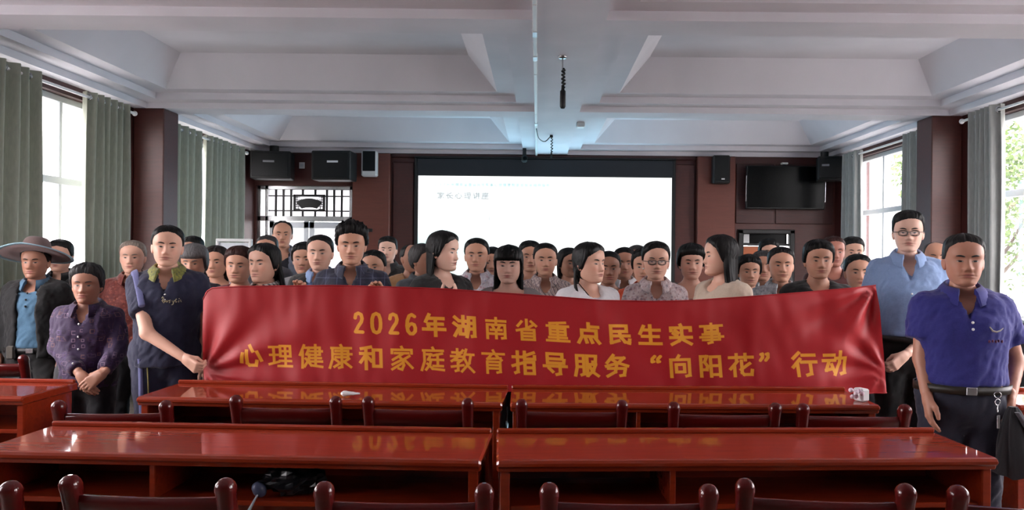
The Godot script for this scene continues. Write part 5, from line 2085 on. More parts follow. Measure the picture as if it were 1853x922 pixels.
func people() -> void:
	M.skin = mat(Color.WHITE, 0.52)
	M.skin.vertex_color_use_as_albedo = true
	M.trousers = cloth(Color(0.1, 0.1, 0.12))
	M.shoe = mat(Color(0.06, 0.055, 0.05), 0.5)
	var K := Color(0.042, 0.036, 0.036)
	var GREY := Color(0.42, 0.41, 0.41)
	var DKGREY := Color(0.22, 0.21, 0.21)
	var AUB := Color(0.2, 0.09, 0.075)
	var pale := Color(0.87, 0.7, 0.62)
	var fair := Color(0.84, 0.65, 0.56)
	var tan_ := Color(0.77, 0.57, 0.47)
	var dark := Color(0.66, 0.47, 0.38)
	var white := cloth(Color(0.85, 0.84, 0.85))
	var black := cloth(Color(0.05, 0.05, 0.055))
	var navy := cloth(Color(0.075, 0.085, 0.2))
	var lightblue := cloth(Color(0.5, 0.6, 0.76))
	var plaid := printed("plaid", [Color(0.13, 0.14, 0.23), Color(0.09, 0.1, 0.18), Color(0.5, 0.52, 0.6)], 1, 0.42)
	var flower_a := printed("flowers", [Color(0.75, 0.73, 0.76), Color(0.42, 0.5, 0.66), Color(0.62, 0.3, 0.36), Color(0.4, 0.37, 0.45), Color(0.85, 0.84, 0.86)], 2)
	var flower_b := printed("flowers", [Color(0.72, 0.66, 0.66), Color(0.45, 0.3, 0.32), Color(0.32, 0.28, 0.36), Color(0.82, 0.78, 0.78), Color(0.6, 0.45, 0.45)], 3, 0.3)
	var flower_c := printed("flowers", [Color(0.62, 0.64, 0.66), Color(0.35, 0.38, 0.42), Color(0.78, 0.78, 0.8), Color(0.45, 0.48, 0.5)], 4, 0.3)
	var waves := printed("waves", [Color(0.8, 0.76, 0.74), Color(0.4, 0.32, 0.36), Color(0.7, 0.55, 0.5)], 5, 0.34)
	var stripes := printed("stripes", [Color(0.85, 0.83, 0.8), Color(0.1, 0.09, 0.09)], 6, 0.3)
	var rust := printed("flowers", [Color(0.38, 0.13, 0.1), Color(0.5, 0.22, 0.17), Color(0.3, 0.09, 0.08), Color(0.55, 0.3, 0.25)], 7, 0.3)
	var purple := printed("squares", [Color(0.19, 0.11, 0.25), Color(0.55, 0.45, 0.52), Color(0.31, 0.2, 0.42), Color(0.52, 0.36, 0.3), Color(0.13, 0.08, 0.18)], 8, 0.34)
	var polo := cloth(Color(0.13, 0.13, 0.45))
	var C := [0.012, 0.012]
	var list := [
		# front row
		{"x": 304, "top": 406, "d": 4.82, "turn": 16, "look": 6, "tilt": -3, "girth": 1.08, "skin": fair, "own": true, "label": "woman in a navy sports top with a yellow-green collar holding the banner's left end",
			"face": {"full": 0.005, "smile": 0.25}, "hair": with(TIED, {"top": 0.014}), "locks": [[[Vector3(0.03, 0.0, -0.1), Vector3(0.05, -0.08, -0.11), Vector3(0.055, -0.16, -0.1)], [0.02, 0.024, 0.014]]],
			"arms": {"el_r": [266, 602, 4.62], "wr_r": [336, 649, 4.57]}, "hands": {"r": ["grip", Vector3(0.75, -0.5, 0.25), Vector3(0.3, 0.3, -0.9)]},
			"wear": [{"kind": "vee", "mat": navy, "sleeve": 0.6, "loose": 0.02, "hem": 0.80, "collar": [0.022, 0.016, 26.0], "collar_mat": printed("flowers", [Color(0.45, 0.45, 0.2), Color(0.6, 0.58, 0.22), Color(0.3, 0.35, 0.2), Color(0.1, 0.12, 0.2)], 9, 0.2)}], "legs": navy},
		{"x": 480, "top": 438, "d": 5.0, "turn": -14, "look": -4, "skin": fair, "label": "young woman with long black hair in a black and white striped blouse",
			"face": {"jaw": 1.01, "full": 0.003}, "hair": with(LONG, {"parting": -0.006}), "fall": with(FALL, {"len": 0.27, "shift": 0.05, "from": 100.0}), "wear": [{"kind": "vee", "mat": stripes, "collar": C}]},
		{"x": 637, "top": 404, "d": 4.95, "turn": 8, "look": 2, "pitch": 4, "girth": 1.05, "skin": tan_, "label": "man with thick spiky black hair in a navy plaid shirt",
			"face": {"brow": 0.004, "browt": 0.0095, "jaw": 1.09, "nose": 1.1, "smile": 0.2}, "hair": with(SHORT_M, {"top": 0.03, "spike": 0.022, "side": 0.017, "front": 0.008}),
			"arms": {"el_r": [566, 592, 4.86], "wr_r": [545, 541, 4.70], "el_l": [716, 600, 4.86], "wr_l": [689, 543, 4.70]},
			"hands": {"r": ["pinch", Vector3(0.05, 0.9, 0.35), Vector3(0, -0.3, 1)], "l": ["pinch", Vector3(-0.2, 0.9, 0.35), Vector3(0, -0.3, 1)]},
			"wear": [{"kind": "vee", "mat": plaid, "sleeve": 1.9, "collar": C}]},
		{"x": 801, "top": 416, "d": 5.0, "turn": 40, "look": 28, "pitch": 4, "skin": pale, "label": "young woman in profile with long black hair and a black T-shirt, hands together",
			"face": {"jaw": 0.99, "smile": 0.2}, "hair": with(LONG, {"parting": 0.006}), "fall": with(FALL, {"len": 0.32, "from": 92.0, "w": 0.075, "shift": -0.01}),
			"arms": {"el_r": [745, 590, 4.95], "wr_r": [795, 563, 4.72], "el_l": [862, 590, 4.95], "wr_l": [829, 563, 4.72]},
			"hands": {"r": ["flat", Vector3(0.1, 1, 0.1), Vector3(1, 0, 0)], "l": ["flat", Vector3(-0.1, 1, 0.1), Vector3(-1, 0, 0)]},
			"wear": [{"kind": "tee", "mat": black}]},
		{"x": 921, "top": 443, "d": 5.22, "turn": -3, "skin": pale, "label": "woman with straight bangs in a grey top speaking behind the banner",
			"face": {"full": 0.003, "lip": Color(0.66, 0.3, 0.3)}, "hair": BANGS, "fall": with(FALL, {"len": 0.17, "from": 68.0, "from2": 80.0, "w": 0.095, "z": -0.07}), "wear": [{"kind": "scoop", "mat": cloth(Color(0.5, 0.47, 0.47))}]},
		{"x": 1066, "top": 437, "d": 4.92, "turn": 22, "look": 24, "skin": fair, "label": "smiling woman in a white blouse turned towards the right",
			"face": {"smile": 0.8, "full": 0.004}, "hair": with(LONG, {"top": 0.017, "part": 0.012}), "fall": with(FALL, {"len": 0.2, "from": 115.0, "w": 0.06, "z": -0.1}),
			"locks": [[[Vector3(-0.075, -0.02, -0.05), Vector3(-0.1, -0.12, -0.03), Vector3(-0.13, -0.2, 0.02)], [0.02, 0.022, 0.012]], [[Vector3(-0.06, -0.1, -0.06), Vector3(-0.07, -0.17, 0.03), Vector3(-0.06, -0.23, 0.09)], [0.006, 0.006, 0.003]]],
			"wear": [{"kind": "tee", "mat": white, "loose": 0.022}]},
		{"x": 1187, "top": 436, "d": 5.28, "turn": -4, "skin": fair, "label": "woman with black rimmed glasses in a mauve floral blouse", "glasses": Color(0.04, 0.035, 0.04),
			"face": {"full": 0.003}, "hair": with(TIED, {"top": 0.018, "part": 0.01, "side": 0.011}), "wear": [{"kind": "vee", "mat": flower_b, "collar": [0.02, 0.014]}]},
		{"x": 1306, "top": 423, "d": 4.85, "turn": -60, "look": -25, "skin": fair, "label": "woman in profile with very long black hair and a cream top",
			"face": {"smile": 0.3}, "hair": LONG, "fall": with(FALL, {"len": 0.4, "from": 74.0, "from2": 62.0, "w": 0.115, "z": -0.1, "thick": 0.05}),
			"wear": [{"kind": "tee", "mat": cloth(Color(0.78, 0.7, 0.62)), "sleeve": 1.9}]},
		{"x": 1481, "top": 434, "d": 5.22, "turn": -8, "girth": 1.12, "skin": tan_, "label": "stocky woman with short black hair in a plain black T-shirt",
			"face": {"full": 0.006, "wide": 1.16}, "hair": with(SHORT_F, {"top": 0.022, "side": 0.012}), "wear": [{"kind": "tee", "mat": black}]},
		{"x": 1643, "top": 381, "d": 4.85, "turn": -16, "look": -6, "own": true, "skin": pale, "label": "tall man with glasses in a light blue shirt holding the banner's right end", "glasses": Color(0.05, 0.045, 0.045),
			"face": {"smile": 0.5, "nose": 1.15, "jaw": 1.04}, "hair": with(SHORT_M, {"part": 0.01, "top": 0.02}),
			"arms": {"el_l": [1694, 596, 4.82], "wr_l": [1637, 643, 4.66]}, "hands": {"l": ["pinch", Vector3(-0.7, -0.62, 0.1), Vector3(-0.3, 0.3, -0.9)]},
			"wear": [{"kind": "vee", "mat": lightblue, "sleeve": 0.9, "loose": 0.026, "hem": 0.93, "collar": [0.014, 0.016]}], "waist": 0.93, "legs": cloth(Color(0.05, 0.05, 0.055))},
		{"x": 1743, "top": 420, "d": 3.75, "turn": -14, "look": -2, "girth": 1.06, "skin": Color(0.72, 0.51, 0.42), "own": true, "label": "man in a bright blue polo shirt standing at the right holding a dark jacket",
			"face": {"smile": 0.4, "full": 0.004, "fold": 0.0025, "brow": 0.004, "browt": 0.0088, "hairc": Color(0.13, 0.12, 0.12)}, "hair": with(SHORT_M, {"top": 0.012, "side": 0.005, "line": [0.082, 0.074, 0.052, 0.0, -0.03, -0.055, -0.06]}),
			"arms": {"el_r": [1668, 648, 3.78], "wr_r": [1678, 718, 3.7], "el_l": [1838, 655, 3.78], "wr_l": [1828, 722, 3.66]},
			"hands": {"l": ["grip", Vector3(-0.15, -1, 0.15), Vector3(-0.8, 0, -0.3)]},
			"wear": [{"kind": "vee", "mat": polo, "sleeve": 0.6, "loose": 0.024, "hem": 0.925, "collar": [0.018, 0.016]}], "waist": 0.925, "legs": cloth(Color(0.085, 0.095, 0.17))},
		{"x": 159, "top": 477, "d": 4.95, "hs": 0.97, "turn": 10, "look": 4, "own": true, "skin": dark, "label": "elderly woman with short grey-black hair in a purple printed shirt, hands folded",
			"face": {"fold": 0.0028, "brow": 0.004, "jaw": 0.99, "full": -0.001, "hairc": Color(0.17, 0.165, 0.165)}, "hair": with(SHORT_F, {"top": 0.024, "clump": 0.004, "spike": 0.008}),
			"arms": {"el_r": [108, 628, 4.93], "wr_r": [146, 678, 4.74], "el_l": [214, 630, 4.93], "wr_l": [184, 676, 4.74]},
			"hands": {"r": ["relaxed", Vector3(0.6, -0.75, 0.2), Vector3(0, 0, -1), 0.95], "l": ["relaxed", Vector3(-0.75, -0.65, 0.3), Vector3(0, 0, -1), 0.95]},
			"wear": [{"kind": "vee", "mat": purple, "sleeve": 1.85, "loose": 0.022, "hem": 0.78, "collar": [0.018, 0.012]}]},
		{"x": 66, "top": 440, "d": 5.68, "turn": 8, "look": 2, "own": true, "girth": 1.06, "skin": dark, "label": "elderly man in a wide brimmed hat, black jacket and blue shirt at the left",
			"face": {"fold": 0.0026, "brow": 0.004, "nose": 1.15, "nosew": 1.2}, "hair": SHORT_M,
			"wear": [{"kind": "tee", "mat": cloth(Color(0.3, 0.45, 0.56)), "sleeve": 0.6, "hem": 0.87, "loose": 0.014, "collar": [0.012, 0.01]}, {"kind": "jacket", "name": "jacket", "mat": black, "sleeve": 1.95, "loose": 0.032, "hem": 0.8}], "waist": 0.87, "legs": cloth(Color(0.13, 0.125, 0.125))},
		# second row
		{"x": 110, "top": 433, "d": 6.25, "turn": 10, "skin": fair, "label": "person in a black jacket half hidden behind the hat of the man at the left", "hair": SHORT_M, "wear": [{"kind": "vee", "mat": black, "sleeve": 1.9, "collar": C}]},
		{"x": 241, "top": 433, "d": 5.95, "turn": 14, "skin": fair, "girth": 1.05, "label": "elderly woman with pale grey tied hair in a rust printed shirt",
			"face": {"full": 0.005, "fold": 0.002, "hairc": Color(0.52, 0.47, 0.43)}, "hair": with(TIED, {"top": 0.012}), "wear": [{"kind": "vee", "mat": rust, "sleeve": 1.9, "collar": C}]},
		{"x": 352, "top": 441, "d": 5.75, "turn": 6, "pitch": 6, "skin": tan_, "label": "woman with short iron-grey hair directly behind the woman holding the banner's left end",
			"face": {"hairc": GREY, "fold": 0.002}, "hair": with(BANGS, {"line": [0.04, 0.04, 0.04, -0.03, -0.06, -0.08, -0.09], "top": 0.022, "side": 0.018}), "wear": [{"kind": "tee", "mat": cloth(Color(0.16, 0.11, 0.17))}]},
		{"x": 392, "top": 443, "d": 6.2, "turn": 4, "skin": tan_, "label": "woman with dark brown hair and a pale pink top left of the auburn haired woman",
			"face": {"hairc": Color(0.11, 0.07, 0.06)}, "hair": with(LONG, {"part": 0.012}), "fall": with(FALL, {"len": 0.2, "from": 85.0}), "wear": [{"kind": "scoop", "mat": cloth(Color(0.75, 0.66, 0.67))}]},
		{"x": 434, "top": 446, "d": 5.55, "turn": 4, "tilt": -3, "girth": 1.08, "skin": tan_, "label": "woman with short auburn hair wearing dark red",
			"face": {"full": 0.006, "fold": 0.002, "wide": 1.15, "hairc": AUB}, "hair": with(SHORT_F, {"top": 0.024}), "wear": [{"kind": "tee", "mat": cloth(Color(0.4, 0.09, 0.1))}]},
		{"x": 580, "top": 423, "d": 5.55, "turn": 4, "skin": fair, "label": "woman with tied back hair, light blue collar and black vest left of the plaid shirt",
			"face": {"jaw": 1.07}, "hair": TIED, "fall": with(FALL, {"len": 0.2, "from": 140.0, "w": 0.05}), "wear": [{"kind": "vee", "mat": lightblue, "sleeve": 0.6, "loose": 0.014, "collar": C}, {"kind": "jacket", "name": "vest", "mat": black, "sleeve": 0.25, "loose": 0.026}]},
		{"x": 863, "top": 429, "d": 5.85, "turn": 0, "skin": tan_, "label": "older woman with smooth tied hair in a white floral shirt behind the woman in black",
			"face": {"fold": 0.002, "brow": 0.003, "jaw": 1.02}, "hair": TIED, "fall": with(FALL, {"len": 0.14, "from": 120.0, "w": 0.075}), "wear": [{"kind": "vee", "mat": flower_a, "collar": [0.018, 0.012]}]},
		{"x": 987, "top": 438, "d": 6.0, "turn": 2, "skin": tan_, "label": "woman with smooth tied hair in a white shirt with brown wavy print",
			"face": {"full": 0.004}, "hair": with(TIED, {"hairc": K}), "fall": with(FALL, {"len": 0.15, "from": 125.0, "w": 0.075}), "wear": [{"kind": "vee", "mat": waves, "collar": [0.018, 0.012]}]},
		{"x": 1251, "top": 442, "d": 5.75, "turn": -4, "skin": fair, "label": "woman with short full black hair and a wide beige neckline",
			"face": {"full": 0.005}, "hair": with(SHORT_F, {"top": 0.028, "side": 0.022, "line": [0.056, 0.054, 0.04, -0.02, -0.05, -0.075, -0.085]}), "wear": [{"kind": "scoop", "mat": cloth(Color(0.52, 0.43, 0.4))}]},
		{"x": 1413, "top": 445, "d": 5.6, "turn": -8, "skin": tan_, "label": "woman with tied hair in a grey and white patterned shirt",
			"face": {"full": 0.004, "smile": 0.2}, "hair": with(TIED, {"top": 0.014}), "wear": [{"kind": "vee", "mat": flower_c, "collar": [0.018, 0.014]}]},
		{"x": 1552, "top": 458, "d": 5.6, "turn": -10, "skin": tan_, "label": "short woman with tied hair beside the tall man in light blue",
			"face": {"full": 0.004, "fold": 0.002}, "hair": with(TIED, {"top": 0.014, "side": 0.01}), "wear": [{"kind": "vee", "mat": cloth(Color(0.55, 0.42, 0.4)), "collar": C}]},
		# further back
		{"x": 350, "top": 427, "d": 7.1, "skin": tan_, "label": "dark haired man whose brow shows above the grey haired woman", "hair": SHORT_M, "wear": [{"kind": "vee", "mat": black, "collar": C}]},
		{"x": 484, "top": 423, "d": 6.8, "turn": 6, "skin": tan_, "label": "man with thinning grey hair hidden behind the woman in stripes", "face": {"hairc": DKGREY}, "hair": with(SHORT_M, {"top": 0.008}), "wear": [{"kind": "vee", "mat": cloth(Color(0.25, 0.25, 0.28)), "collar": C}]},
		{"x": 512, "top": 398, "d": 7.3, "turn": 10, "look": 6, "skin": tan_, "label": "tall man with receding hair in a grey-blue jacket before the lattice door",
			"face": {"brow": 0.004, "nose": 1.2, "fold": 0.002}, "hair": with(SHORT_M, {"line": [0.1, 0.098, 0.07, 0.0, -0.03, -0.055, -0.06], "top": 0.01}), "wear": [{"kind": "tee", "mat": cloth(Color(0.12, 0.12, 0.16)), "loose": 0.014}, {"kind": "jacket", "name": "jacket", "mat": cloth(Color(0.42, 0.44, 0.5)), "sleeve": 1.95, "loose": 0.03, "collar": [0.012, 0.012, 50.0]}]},
		{"x": 551, "top": 438, "d": 6.25, "turn": 6, "skin": tan_, "label": "dark haired woman half hidden left of the woman in the black vest", "hair": SHORT_F, "wear": [{"kind": "tee", "mat": cloth(Color(0.5, 0.5, 0.52))}]},
		{"x": 677, "top": 451, "d": 6.0, "turn": -4, "skin": tan_, "label": "short woman peering over the shoulder of the plaid shirt", "face": {"full": 0.005}, "hair": with(TIED, {"top": 0.014}), "wear": [{"kind": "tee", "mat": cloth(Color(0.3, 0.22, 0.22))}]},
		{"x": 702, "top": 427, "d": 7.7, "turn": 4, "skin": pale, "label": "man in a black polo shirt standing far back before the wood panels",
			"face": {"nose": 1.1}, "hair": SHORT_M, "wear": [{"kind": "vee", "mat": black, "collar": C}]},
		{"x": 744, "top": 439, "d": 6.85, "turn": 20, "look": 20, "skin": dark, "label": "bald man in a tan shirt behind the woman in the black T-shirt", "face": {"fold": 0.002}, "hair": BALD, "wear": [{"kind": "tee", "mat": cloth(Color(0.68, 0.5, 0.33))}]},
		{"x": 764, "top": 441, "d": 6.42, "turn": 30, "look": 30, "skin": dark, "label": "older woman with greying tied hair hidden behind the long haired profile woman", "face": {"hairc": DKGREY}, "hair": SHORT_F, "wear": [{"kind": "vee", "mat": cloth(Color(0.24, 0.25, 0.27)), "collar": C}]},
		{"x": 891, "top": 447, "d": 6.85, "skin": tan_, "label": "person glimpsed between the floral shirt and the woman with bangs", "hair": SHORT_F, "wear": [{"kind": "vee", "mat": flower_c, "collar": C}]},
		{"x": 959, "top": 434, "d": 6.35, "turn": 4, "skin": tan_, "label": "woman with long parted hair behind the brown wavy print shirt", "hair": LONG, "fall": with(FALL, {"from": 88.0}), "wear": [{"kind": "tee", "mat": cloth(Color(0.4, 0.3, 0.3))}]},
		{"x": 1029, "top": 447, "d": 6.7, "turn": 16, "look": 10, "skin": tan_, "label": "long haired woman half hidden behind the woman in the white blouse", "hair": LONG, "fall": with(FALL, {"from": 85.0}), "wear": [{"kind": "tee", "mat": cloth(Color(0.3, 0.27, 0.25))}]},
		{"x": 1101, "top": 453, "d": 5.95, "turn": 0, "skin": dark, "label": "woman in shadow between the white blouse and the orange shirt", "hair": with(TIED, {"top": 0.014}), "wear": [{"kind": "scoop", "mat": cloth(Color(0.36, 0.34, 0.3))}]},
		{"x": 1130, "top": 446, "d": 6.35, "turn": -4, "skin": dark, "label": "woman with a white collar behind the orange shirt", "hair": with(TIED, {"top": 0.014}), "wear": [{"kind": "vee", "mat": white, "collar": [0.02, 0.014]}]},
		{"x": 1153, "top": 441, "d": 6.9, "turn": -4, "skin": dark, "label": "man whose head shows left of the woman with glasses", "face": {"hairc": DKGREY}, "hair": with(SHORT_M, {"top": 0.008}), "wear": [{"kind": "tee", "mat": cloth(Color(0.3, 0.3, 0.33))}]},
		{"x": 1168, "top": 448, "d": 5.6, "turn": -14, "skin": tan_, "label": "person in a bright orange shirt behind the woman with glasses", "hair": SHORT_F, "wear": [{"kind": "vee", "mat": cloth(Color(0.78, 0.27, 0.1)), "collar": C}]},
		{"x": 1355, "top": 461, "d": 6.05, "turn": -4, "hs": 0.95, "skin": tan_, "label": "short woman with cropped black hair right of the very long hair", "hair": with(SHORT_F, {"top": 0.024, "side": 0.016}), "wear": [{"kind": "tee", "mat": cloth(Color(0.25, 0.22, 0.22))}]},
		{"x": 1380, "top": 452, "d": 6.5, "turn": -10, "skin": dark, "label": "older man with a grey brow band left of the grey patterned shirt", "face": {"hairc": DKGREY, "fold": 0.002}, "hair": with(SHORT_M, {"top": 0.014}), "wear": [{"kind": "vee", "mat": flower_c, "collar": C}]},
		{"x": 1391, "top": 432, "d": 7.7, "turn": -4, "skin": fair, "label": "small face far back before the orange door", "hair": SHORT_F, "wear": [{"kind": "tee", "mat": black}]},
		{"x": 1508, "top": 425, "d": 6.3, "turn": -16, "look": 10, "skin": Color(0.68, 0.45, 0.38), "label": "ruddy man behind the woman in the plain black T-shirt", "face": {"hairc": AUB}, "hair": with(SHORT_M, {"top": 0.01}), "wear": [{"kind": "tee", "mat": cloth(Color(0.3, 0.13, 0.12))}]},
		{"x": 1543, "top": 429, "d": 6.9, "turn": -8, "skin": fair, "label": "young man with thick black hair and a white shirt below the right window", "hair": with(SHORT_M, {"top": 0.024, "side": 0.01}), "wear": [{"kind": "vee", "mat": white, "collar": C}]},
		{"x": 1692, "top": 434, "d": 6.0, "turn": -14, "skin": tan_, "label": "balding man between the light blue shirt and the blue polo", "face": {"hairc": DKGREY}, "hair": with(BALD, {"line": [0.13, 0.12, 0.08, 0.0, -0.03, -0.05, -0.06]}), "wear": [{"kind": "vee", "mat": cloth(Color(0.4, 0.36, 0.33)), "collar": C}]},
	]
	var by_label := {}
	for q: Dictionary in list:
		if not q.has("face"): q.face = {}
		if not q.face.has("hairc"): q.face["hairc"] = K
		var o := person(q)
		by_label[int(q.x)] = o
	extras(by_label)


# ---------------------------------------------------------------- details of the people in front
func part_of(who: Node3D, called: String) -> MeshInstance3D:
	for c in who.get_children():
		if c is MeshInstance3D and String(c.name) == called:
			return c
	return null

# the frontmost point of a garment near (x, y), and the way it faces
func on_front(o: MeshInstance3D, x: float, y: float, r := 0.02) -> Vector3:
	var a := o.mesh.surface_get_arrays(0)
	var v: PackedVector3Array = a[Mesh.ARRAY_VERTEX]
	var best := Vector3(x, y, -9)
	for p in v:
		if absf(p.x - x) < r and absf(p.y - y) < r and p.z > best.z:
			best.z = p.z
	return best

func button(o: MeshInstance3D, x: float, y: float, r: float, m: Material, called := "button") -> void:
	var s := st()
	ellipsoid(s, Vector3.ZERO, Vector3(r, r, 0.004), Basis.IDENTITY, 10, 6)
	obj(called, done(s), m, o, on_front(o, x, y) + Vector3(0, 0, 0.001))

# a narrow band laid over the front of a garment along points (x, y)
func band(o: MeshInstance3D, called: String, pts: Array, w: float, m: Material) -> void:
	var rings := []
	for i in pts.size():
		var q: Vector2 = pts[i]
		var nx: Vector2 = pts[mini(i + 1, pts.size() - 1)]
		var pv: Vector2 = pts[maxi(i - 1, 0)]
		var t := (nx - pv).normalized()
		var n := Vector2(-t.y, t.x) * w * 0.5
		var a := on_front(o, q.x - n.x, q.y - n.y, 0.014)
		var b := on_front(o, q.x + n.x, q.y + n.y, 0.014)
		rings.append(PackedVector3Array([a + Vector3(0, 0, 0.0035), b + Vector3(0, 0, 0.0035), b - Vector3(0, 0, 0.004), a - Vector3(0, 0, 0.004)]))
	var s := st()
	loft(s, rings)
	obj(called, done(s), m, o)

func belt(who: Node3D, m: Material) -> MeshInstance3D:
	var y: float = who.get_meta("waist_y") - 0.016
	# follows the waist of the trousers
	var o := part_of(who, "trousers")
	var v: PackedVector3Array = o.mesh.surface_get_arrays(0)[Mesh.ARRAY_VERTEX]
	var rad := PackedFloat32Array()
	rad.resize(36)
	for p in v:
		if absf(p.y - y) < 0.014:
			var i := posmod(int(round(atan2(p.x, p.z) / TAU * 36.0)), 36)
			rad[i] = maxf(rad[i], Vector2(p.x, p.z).length())
	for p in (part_of(who, "shirt").mesh.surface_get_arrays(0)[Mesh.ARRAY_VERTEX] as PackedVector3Array):
		if absf(p.y - y) < 0.02 and Vector2(p.x, p.z).length() < 0.2:
			var i := posmod(int(round(atan2(p.x, p.z) / TAU * 36.0)), 36)
			rad[i] = maxf(rad[i], Vector2(p.x, p.z).length() - 0.006)
	var rings := []
	for q: Array in [[-0.018, 0.0], [-0.018, 0.007], [0.018, 0.007], [0.018, 0.0]]:
		var ring := PackedVector3Array()
		for i in 36:
			var r := (rad[i] + rad[(i + 1) % 36] + rad[(i + 35) % 36]) / 3.0 + 0.004
			var a := TAU * i / 36.0
			ring.append(Vector3(sin(a) * (r + q[1]), y + q[0], cos(a) * (r + q[1])))
		rings.append(ring)
	var s := st()
	loft(s, rings, false)
	return obj("belt", done(s), m, who)

func extras(who: Dictionary) -> void:
	# the hat of the man at the left: crown, band and a wide brim with a pale blue edge
	var man: Node3D = who[66]
	var ht: Transform3D = man.get_meta("head")
	var hat := Node3D.new()
	hat.name = "hat"
	man.add_child(hat)
	hat.transform = ht * Transform3D(Basis(Vector3.RIGHT, -0.27), Vector3(0, 0.062, -0.008))
	var felt := cloth(Color(0.42, 0.34, 0.33))
	var under := cloth(Color(0.62, 0.53, 0.53))
	var rings := []
	for q: Array in [[0.088, -0.01], [0.09, 0.02], [0.088, 0.06], [0.08, 0.09], [0.066, 0.108], [0.04, 0.106], [0.004, 0.097]]:
		var ring := PackedVector3Array()
		for j in 28:
			var a := -TAU * j / 28
			var pinch := 1.0 - 0.2 * smoothstep(0.05, 0.11, q[1]) * maxf(0.0, sin(-a)) ** 2.0
			ring.append(Vector3(cos(a) * q[0] * pinch, q[1], sin(a) * q[0] * 1.18))
		rings.append(ring)
	var s := st()
	loft(s, rings, false)
	obj("crown", done(s), felt, hat)
	rings = []
	for q: Array in [[0.0885, 0.0], [0.0925, 0.001], [0.0925, 0.024], [0.089, 0.025]]:
		var ring := PackedVector3Array()
		for j in 28:
			var a := -TAU * j / 28
			ring.append(Vector3(cos(a) * q[0], q[1], sin(a) * q[0] * 1.18))
		rings.append(ring)
	s = st()
	loft(s, rings, false)
	obj("hat_band", done(s), cloth(Color(0.33, 0.26, 0.26)), hat)
	for part: Array in [["brim", 0.0, 0.215, felt, under], ["brim_edge", 0.21, 0.238, null, null]]:
		rings = []
		var r0: float = 0.085 if part[0] == "brim" else 0.212
		var r1: float = part[2]
		for k: Array in [[r0, 0.0], [lerpf(r0, r1, 0.5), 0.0], [r1, 0.0], [r1, -0.005], [lerpf(r0, r1, 0.5), -0.005], [r0, -0.005]]:
			var ring := PackedVector3Array()
			for j in 40:
				var a := -TAU * j / 40
				var rr: float = k[0]
				# the sides droop a little, the front lifts
				var t := (rr - 0.085) / 0.15
				var y := -0.022 * t * t * absf(cos(a)) + 0.012 * t * maxf(0.0, sin(a))
				ring.append(Vector3(cos(a) * rr, y + k[1], sin(a) * rr * 1.04))
			rings.append(ring)
		s = st()
		loft(s, rings, false)
		obj(part[0], done(s), under if part[0] == "brim" else cloth(Color(0.6, 0.74, 0.8)), hat)
	var brown := mat(Color(0.07, 0.05, 0.045), 0.5)
	var b := belt(man, brown)
	var wy: float = man.get_meta("waist_y") - 0.016
	var shirt := part_of(man, "shirt")
	for i in 4:
		button(shirt, 0.0, 1.235 - i * 0.045, 0.0075, M.black)
	obj("buckle", box_mesh(Vector3(0.05, 0.034, 0.012), 0.003), M.steel, b, Vector3(0.03, wy, 0.152))
	obj("pouch", box_mesh(Vector3(0.05, 0.09, 0.04), 0.008), cloth(Color(0.33, 0.31, 0.28)), b, Vector3(-0.09, wy - 0.01, 0.15))
	# the woman with the navy sports top
	var w: Node3D = who[304]
	shirt = part_of(w, "shirt")
	var lilac := cloth(Color(0.38, 0.39, 0.56))
	var q := plan_of(w)
	var sh: Vector3 = q[0]
	var el: Vector3 = q[1]
	var o := 0.022
	var cutz := 0.017
	var dir := (el - sh).normalized()
	var side := dir.cross(Vector3(0.35, 0, 1)).normalized()
	var c0 := side.dot(sh)
	var big := Vector3(1, 2.5, 1)
	var strip := field_mesh([[sh + Vector3(0.02, 0.01, 0.0), sh.lerp(el, 0.6), 0.048 + o * 0.75 + 0.018, 0.05 + o * 1.1 + 0.015, 0.03, 1.0, true]], 0.006, [], [[side, c0 + cutz + 0.012, -big, big], [-side, -c0 + cutz - 0.012, -big, big], [Vector3(0.25, 0, -1).normalized(), Vector3(0.25, 0, -1).normalized().dot(sh) - 0.0, -big, big]])
	obj("sleeve_stripe", arr_mesh([strip]), lilac, shirt)
	for i in 2:
		button(shirt, 0.012, 1.235 - i * 0.03, 0.006, M.steel)
	# embroidered script across the chest
	var gold := cloth(Color(0.66, 0.62, 0.5))
	var script := [[-0.052, 0.02, -0.046, 0.03, -0.04, 0.022, -0.05, 0.005, -0.04, -0.008, -0.032, 0.0, -0.042, 0.006], [-0.028, 0.008, -0.025, -0.004, -0.018, -0.002, -0.016, 0.008], [-0.002, 0.008, -0.01, 0.006, -0.004, -0.002, -0.01, -0.008], [0.006, 0.006, 0.01, -0.006, 0.018, 0.008, 0.012, -0.018, 0.004, -0.02], [0.03, 0.016, 0.024, 0.004, 0.028, -0.006, 0.034, 0.0], [0.044, 0.006, 0.042, -0.006], [0.044, 0.018, 0.046, 0.016], [0.052, 0.01, 0.056, -0.004]]
	var es := st()
	for l: Array in script:
		var pts := PackedVector3Array()
		for i in l.size() / 2:
			var x: float = 0.045 + l[i * 2] * 0.95
			var y: float = 1.195 + l[i * 2 + 1] * 0.95
			pts.append(on_front(shirt, x, y, 0.016) + Vector3(0, 0, 0.003))
		tube(es, pts, [0.0028], 5)
	obj("embroidery", done(es), gold, shirt)
	var tr := part_of(w, "trousers")
	for k: Array in [[-0.125, 0.026, lilac], [-0.085, 0.007, cloth(Color(0.55, 0.52, 0.3))]]:
		var pts := []
		for i in 18:
			pts.append(Vector2(k[0] + 0.01 * i / 17.0, 0.86 - i * 0.042))
		band(tr, "side_stripe", pts, k[1], k[2])
	# the man in the blue polo
	man = who[1743]
	shirt = part_of(man, "shirt")
	for i in 2:
		button(shirt, 0.004, 1.2 - i * 0.03, 0.0065, M.white)
	var e := on_front(shirt, 0.1, 1.165, 0.02) + Vector3(0, 0, 0.0)
